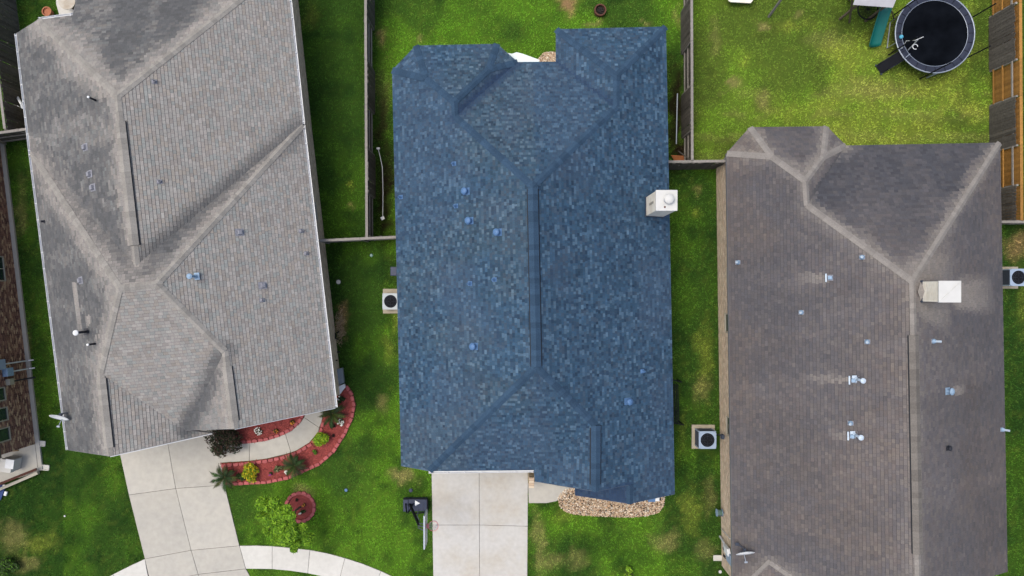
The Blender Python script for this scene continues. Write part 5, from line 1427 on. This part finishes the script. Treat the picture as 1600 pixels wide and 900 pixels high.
m = MB(); m.bar(W(1060, 236, .5), W(1080, 251, 1.5), .05, .03); m.build('dark_board', M['picket'], bd)
rk = wthing('metal_rack', 'black metal rack with two white tips against the east wall of the blue roofed house', 'rack', W(1056, 630))
for (y0, tx) in ((597, 1065), (664, 1068)):
    m = MB(); a = W(1045, y0 - 5, 1.2); b = W(tx, y0, 1.0); m.bar(a, b, .05); m.bar((b.x, b.y, 0), (b.x, b.y, 1.0), .05); f_ = m.build('frame', M['black'], rk)
    m = MB(); m.box((b.x, b.y, 1.03), (.07, .07, .07)); m.build('tip', M['white'], f_, bevel=.01)
m = MB()
for k in range(6): m.bar(W(1046 + k * 2.6, 600, .8), W(1048 + k * 2.6, 662, .8), .04)
m.build('slat', M['black'], rk)
ub = wthing('hose_box', 'small white and blue hose box in the gravel at the blue roof corner', 'hose box', W(1024, 778))
m = MB(); p = W(1018, 780.5, .3); m.box((p.x, p.y, .2), (.36, .2, .36)); m.build('blue_tub', M['vent_blue'], ub, bevel=.02)
m = MB(); p = W(1027, 779, .35); m.box((p.x, p.y, .25), (.22, .22, .4)); m.build('white_lid', M['white'], ub, bevel=.03)
m = MB(); p = W(1031, 779.5, .35); m.box((p.x, p.y, .3), (.08, .1, .35)); m.build('black_side', M['black'], ub)
sd2 = wthing('electric_meter', 'dark blue box standing out from the west wall under the blue roof edge', 'meter', (-5.6, .83, 0))
m = MB(); p = W(613, 424, 2.2); m.box((p.x + .1, p.y, 2.2), (.3, .42, .5)); m.build('box', M['navy'], sd2, bevel=.02)
br = MB()
pil = wthing('brick_pillar', 'short tan brick pillar between the driveway and the entry path', 'pillar', W(830, 745))
a = W(829.5, 744); m = MB(); m.box((a.x, a.y, .6), (.24, .5, 1.2)); m.build('core', M['mortar'], pil)
m = MB(); z = .02; r_ = 0
while z < 1.18:
    for sy in (-.16, 0, .16):
        for sx in (-1, 1): m.box((a.x + sx * .12, a.y + sy + (.04 if r_ % 2 else 0), z + .03), (.02, .14, .06), col=random.choice(PINK))
    for sy in (-1, 1): m.box((a.x, a.y + sy * .25, z + .03), (.2, .02, .06), col=random.choice(PINK))
    z += .073; r_ += 1
for sy in (-.18, -.06, .06, .18): m.box((a.x, a.y + sy, 1.22), (.24, .11, .05), col=random.choice(PINK))
m.build('brick', M['brick_tan'], pil)
hr = wthing('hose_reel', 'grey green hose reel on the wall of the right house above its front corner', 'hose reel', W(1124, 800))
p = W(1124, 801, .5); m = MB(); q = Matrix.Rotation(math.pi / 2, 3, 'Y'); m.lathe([(.19, -.14), (.19, -.12), (.09, -.12), (.09, .12), (.19, .12), (.19, .14)], c=(p.x, p.y, .5), n=18, M=q); m.build('drum', M['vent_lead'], hr)
m = MB()
for k in range(7): m.tube([(p.x - .1 + k * .033, p.y + math.cos(6.2832 * i / 16) * .13, .5 + math.sin(6.2832 * i / 16) * .13) for i in range(17)], .016, 5)
m.build('hose', material('green_hose', dc(96, 124, 112)), hr)
m = MB(); m.bar((p.x, p.y, .5), (p.x + .35, p.y, .55), .05); m.bar((p.x - .14, p.y - .1, .65), (p.x + .1, p.y - .1, .72), .03); m.bar((p.x + .1, p.y, .1), (p.x + .1, p.y, .6), .05); m.bar((p.x + .3, p.y - .35, .1), (p.x + .34, p.y - .1, .5), .04); m.build('bracket', M['ac_dark'], hr)
ep = wthing('utility_boxes', 'white meter box and conduits on the front corner wall of the right house', 'utility box', W(1135, 862))
m = MB(); m.box(tuple(W(1136, 860, 1.5)), (.16, .36, .6), rz=.15); m.build('meter_box', M['white'], ep, bevel=.015)
m = MB(); m.box(tuple(W(1140, 872, 1.6)), (.14, .55, .8), rz=.15); m.build('panel_box', M['ac_grey'], ep, bevel=.01)
m = MB(); m.tube([W(1125, 838, .05), W(1131, 848, .9), W(1134, 856, 1.3)], .05, 8); m.tube([W(1127, 826, .1), W(1141, 842, 2.2)], .018, 6); m.build('conduit', M['white_metal'], ep)
m = MB(); m.box(tuple(W(1132, 858, .5)), (.1, .12, .3)); m.box(tuple(W(1133, 869, .5)), (.1, .14, .4)); m.build('black_box', M['black'], ep)
def splash(label, px, py, rz):
    p = W(px, py); t = thing('splash_block', label, 'splash block', (p.x, p.y, 0), rz)
    m = MB(); m.box((0, 0, .035), (.44, .26, .03)); m.box((0, .12, .06), (.44, .035, .06)); m.box((0, -.12, .06), (.44, .035, .06)); m.box((-.2, 0, .06), (.04, .26, .06)); m.box((0, 0, .055), (.36, .03, .02)); m.build('tray', M['concrete_w'], t)
splash('concrete splash block at the front corner of the right house', 1121, 871, math.pi)
splash('upper concrete splash block beside the brown brick house', 65, 692.5, R(-5))
splash('lower concrete splash block beside the grey porch', 71, 730, R(-5))
def lid(label, px, py, r, mat, name='sprinkler_lid'):
    p = W(px, py); t = wthing(name, label, 'lid', p); m = MB(); m.lathe([(r, 0), (r, .05), (r * .8, .06), (.01, .062)], c=p, n=16); m.build('cover', mat, t)
    m = MB(); m.lathe([(r * 1.12, 0), (r * 1.12, .035), (r, .035)], c=p, n=16); m.build('rim', M['ac_dark'], t)
lid('pale round lid in the side lawn beside the left house', 529, 440.5, .11, M['concrete_w'])
lid('small green round lid in the side lawn near the blue roof', 580.5, 399, .08, M['green_plastic'])
lid('little blue lid in the front lawn right of the tree ring', 541, 765.5, .08, M['vent_blue'])
lid('small dark lid above the basketball hoop base', 642, 766, .09, M['navy'])
lid('small white cap in the bottom left lawn', 102, 806, .045, M['white'])
lid('pale stone disc in the lawn at the foot of the right house corner', 1125, 893, .08, M['concrete_w'])
br_ = wthing('brush_pile', 'heap of dry tan brush against the left house wall', 'brush', W(533, 508))
m = MB()
for k in range(230):
    a = W(random.gauss(532, 3), random.gauss(512, 13)); d_ = random.random() * 6.28; L = random.uniform(.05, .22); z = random.uniform(.02, .14)
    m.bar((a.x, a.y, z), (a.x + math.cos(d_) * L, a.y + math.sin(d_) * L, z + random.uniform(-.02, .1)), .012, .01, col=random.choice([dc(170, 150, 120), dc(140, 122, 96), dc(190, 172, 140)]))
m.build('twig', M['stone'], br_, kind='stuff')
m = MB(); m.tube([W(524, 520, .7), W(524, 529, .7), W(529, 530, .7)], .03, 6); m.tube([W(527, 520, .7), W(530, 518, .7)], .03, 6); m.box(tuple(W(529, 550, .7)), (.14, .07, .07)); m.box(tuple(W(526, 563, 1.2)), (.08, .06, .07))
hb_ = wthing('hose_bib', 'black hose bracket and taps on the wall of the left house above the brush', 'tap', W(527, 525, .7)); m.build('bracket', M['black'], hb_)
gb = wthing('sheet_panel', 'grey sheet metal panel leaning on the left house wall near the bed end', 'panel', W(531, 587))
m = MB(); m.prism(P2([(525, 577), (535, 575), (537.5, 598), (528, 602)], .5), .3, .5); m.build('panel_body', M['screen'], gb)
m = MB(); m.prism(P2([(528, 604), (538, 600), (539.5, 605), (530, 617)], .5), .35, .5); m.build('white_box', M['white'], gb)
m = MB(); m.tube([W(521.5, 614, 2.7), W(523, 621, 1.2), W(530, 625, .1)], .04, 6); m.build('downspout', M['white_metal'], gb)
ld = wthing('step_ladder', 'white two step ladder against the left wall of the grey roofed house', 'ladder', W(24, 170, .8))
for k, (x0, x1) in enumerate(((16, 19.5), (24.5, 30))):
    m = MB(); m.prism(P2([(x0, 164), (x1, 164.5), (x1 + .8, 176.5), (x0 + .8, 175)], .6 + .1 * k), .55 + .1 * k, .6 + .1 * k); m.build('step', M['white'], ld)
m = MB(); m.bar(W(12, 163.5, .9), W(33, 165, .5), .04); m.bar(W(12.5, 175, .9), W(34, 178.5, .5), .04); m.build('side_rail', M['steel'], ld)
m = MB(); m.box(tuple(W(13, 163.5, .95)), (.1, .08, .08)); m.box(tuple(W(13.5, 175, .95)), (.1, .08, .08)); m.build('foot_cap', M['white'], ld)
ds = wthing('downspout_pipe', 'bent white downspout end beside the step ladder', 'pipe', W(27, 152, .5))
m = MB(); m.tube([W(20, 145.5, .3), W(25, 147, .5), W(29, 155, .9), W(34, 163, 1.5), W(35, 168, 2.2)], .06, 8); m.build('pipe_body', M['white'], ds)
po2 = wthing('clothes_pole', 'thin pale pole across the dark fence boards at the upper left edge', 'pole', W(18, 128, .8))
m = MB(); m.tube([W(7, 123.5, 1.2), W(28, 134, .5)], .02, 6); m.box(tuple(W(6.5, 124, 1.2)), (.14, .1, .06)); m.build('pole_body', M['trim'], po2)
tcp = wthing('terracotta_pot', 'terracotta pot on the grass next to the patio at the upper left', 'pot', W(80, 23)); p = W(80, 22)
m = MB(); m.lathe([(.16, 0), (.22, .3), (.24, .3), (.24, .36), (.19, .36), (.18, .28), (.02, .27)], c=p, n=18); m.build('pot_body', M['terracotta'], tcp)
rs_ = wthing('patio_table', 'stained pale round table on the patio at the upper left', 'table', W(104, 4)); p = W(105, 2, .6)
m = MB(); m.lathe([(.4, .58), (.42, .6), (.42, .63), (.02, .64)], c=(p.x, p.y, 0), n=22); m.build('table_top', material('stained_top', dc(196, 190, 176), coarse=.6, coarse_scale=4, coarse_col=dc(140, 118, 90)), rs_)
m = MB(); m.lathe([(.2, .04), (.04, .1), (.04, .58)], c=(p.x, p.y, 0), n=12); m.build('pedestal', M['wood'], rs_)
GRP = {'brick_house': 'brick houses standing in a row', 'wooden_fence': 'wooden fences between the yards', 'mulch_chips': 'red mulch beds', 'garden_edging': 'red block edging round the beds',
       'sago_palm': 'sago palms in the long bed', 'air_conditioner': 'air conditioners beside the houses', 'satellite_dish': 'satellite dishes on the eaves', 'splash_block': 'concrete splash blocks',
       'sprinkler_lid': 'small lids set in the lawns', 'white_flowers': 'white flowers in the red mulch', 'orange_flowers': 'orange flowers in the red mulch', 'dark_rosette': 'dark rosette plants in the long bed',
       'small_plant': 'small plants inside the block ring', 'green_shrub': 'low green plants by the curved path', 'lawn_shrub': 'green shrubs at the lower edge of the lawns', 'drain_pipe': 'pipes in the side strips'}
for o in list(bpy.data.objects):
    b_ = o.name.split('.')[0]
    if o.parent is None and b_ in GRP and o.get('label'): o['group'] = GRP[b_]
for o in list(bpy.data.objects):
    if o.get('_w') is not None: del o['_w']
    if o.get('_used') is not None: del o['_used']
for o in list(bpy.data.objects):
    if o.name.startswith('roof_vent') and o.parent is None:
        for c in list(o.children): bpy.data.objects.remove(c)
        bpy.data.objects.remove(o)
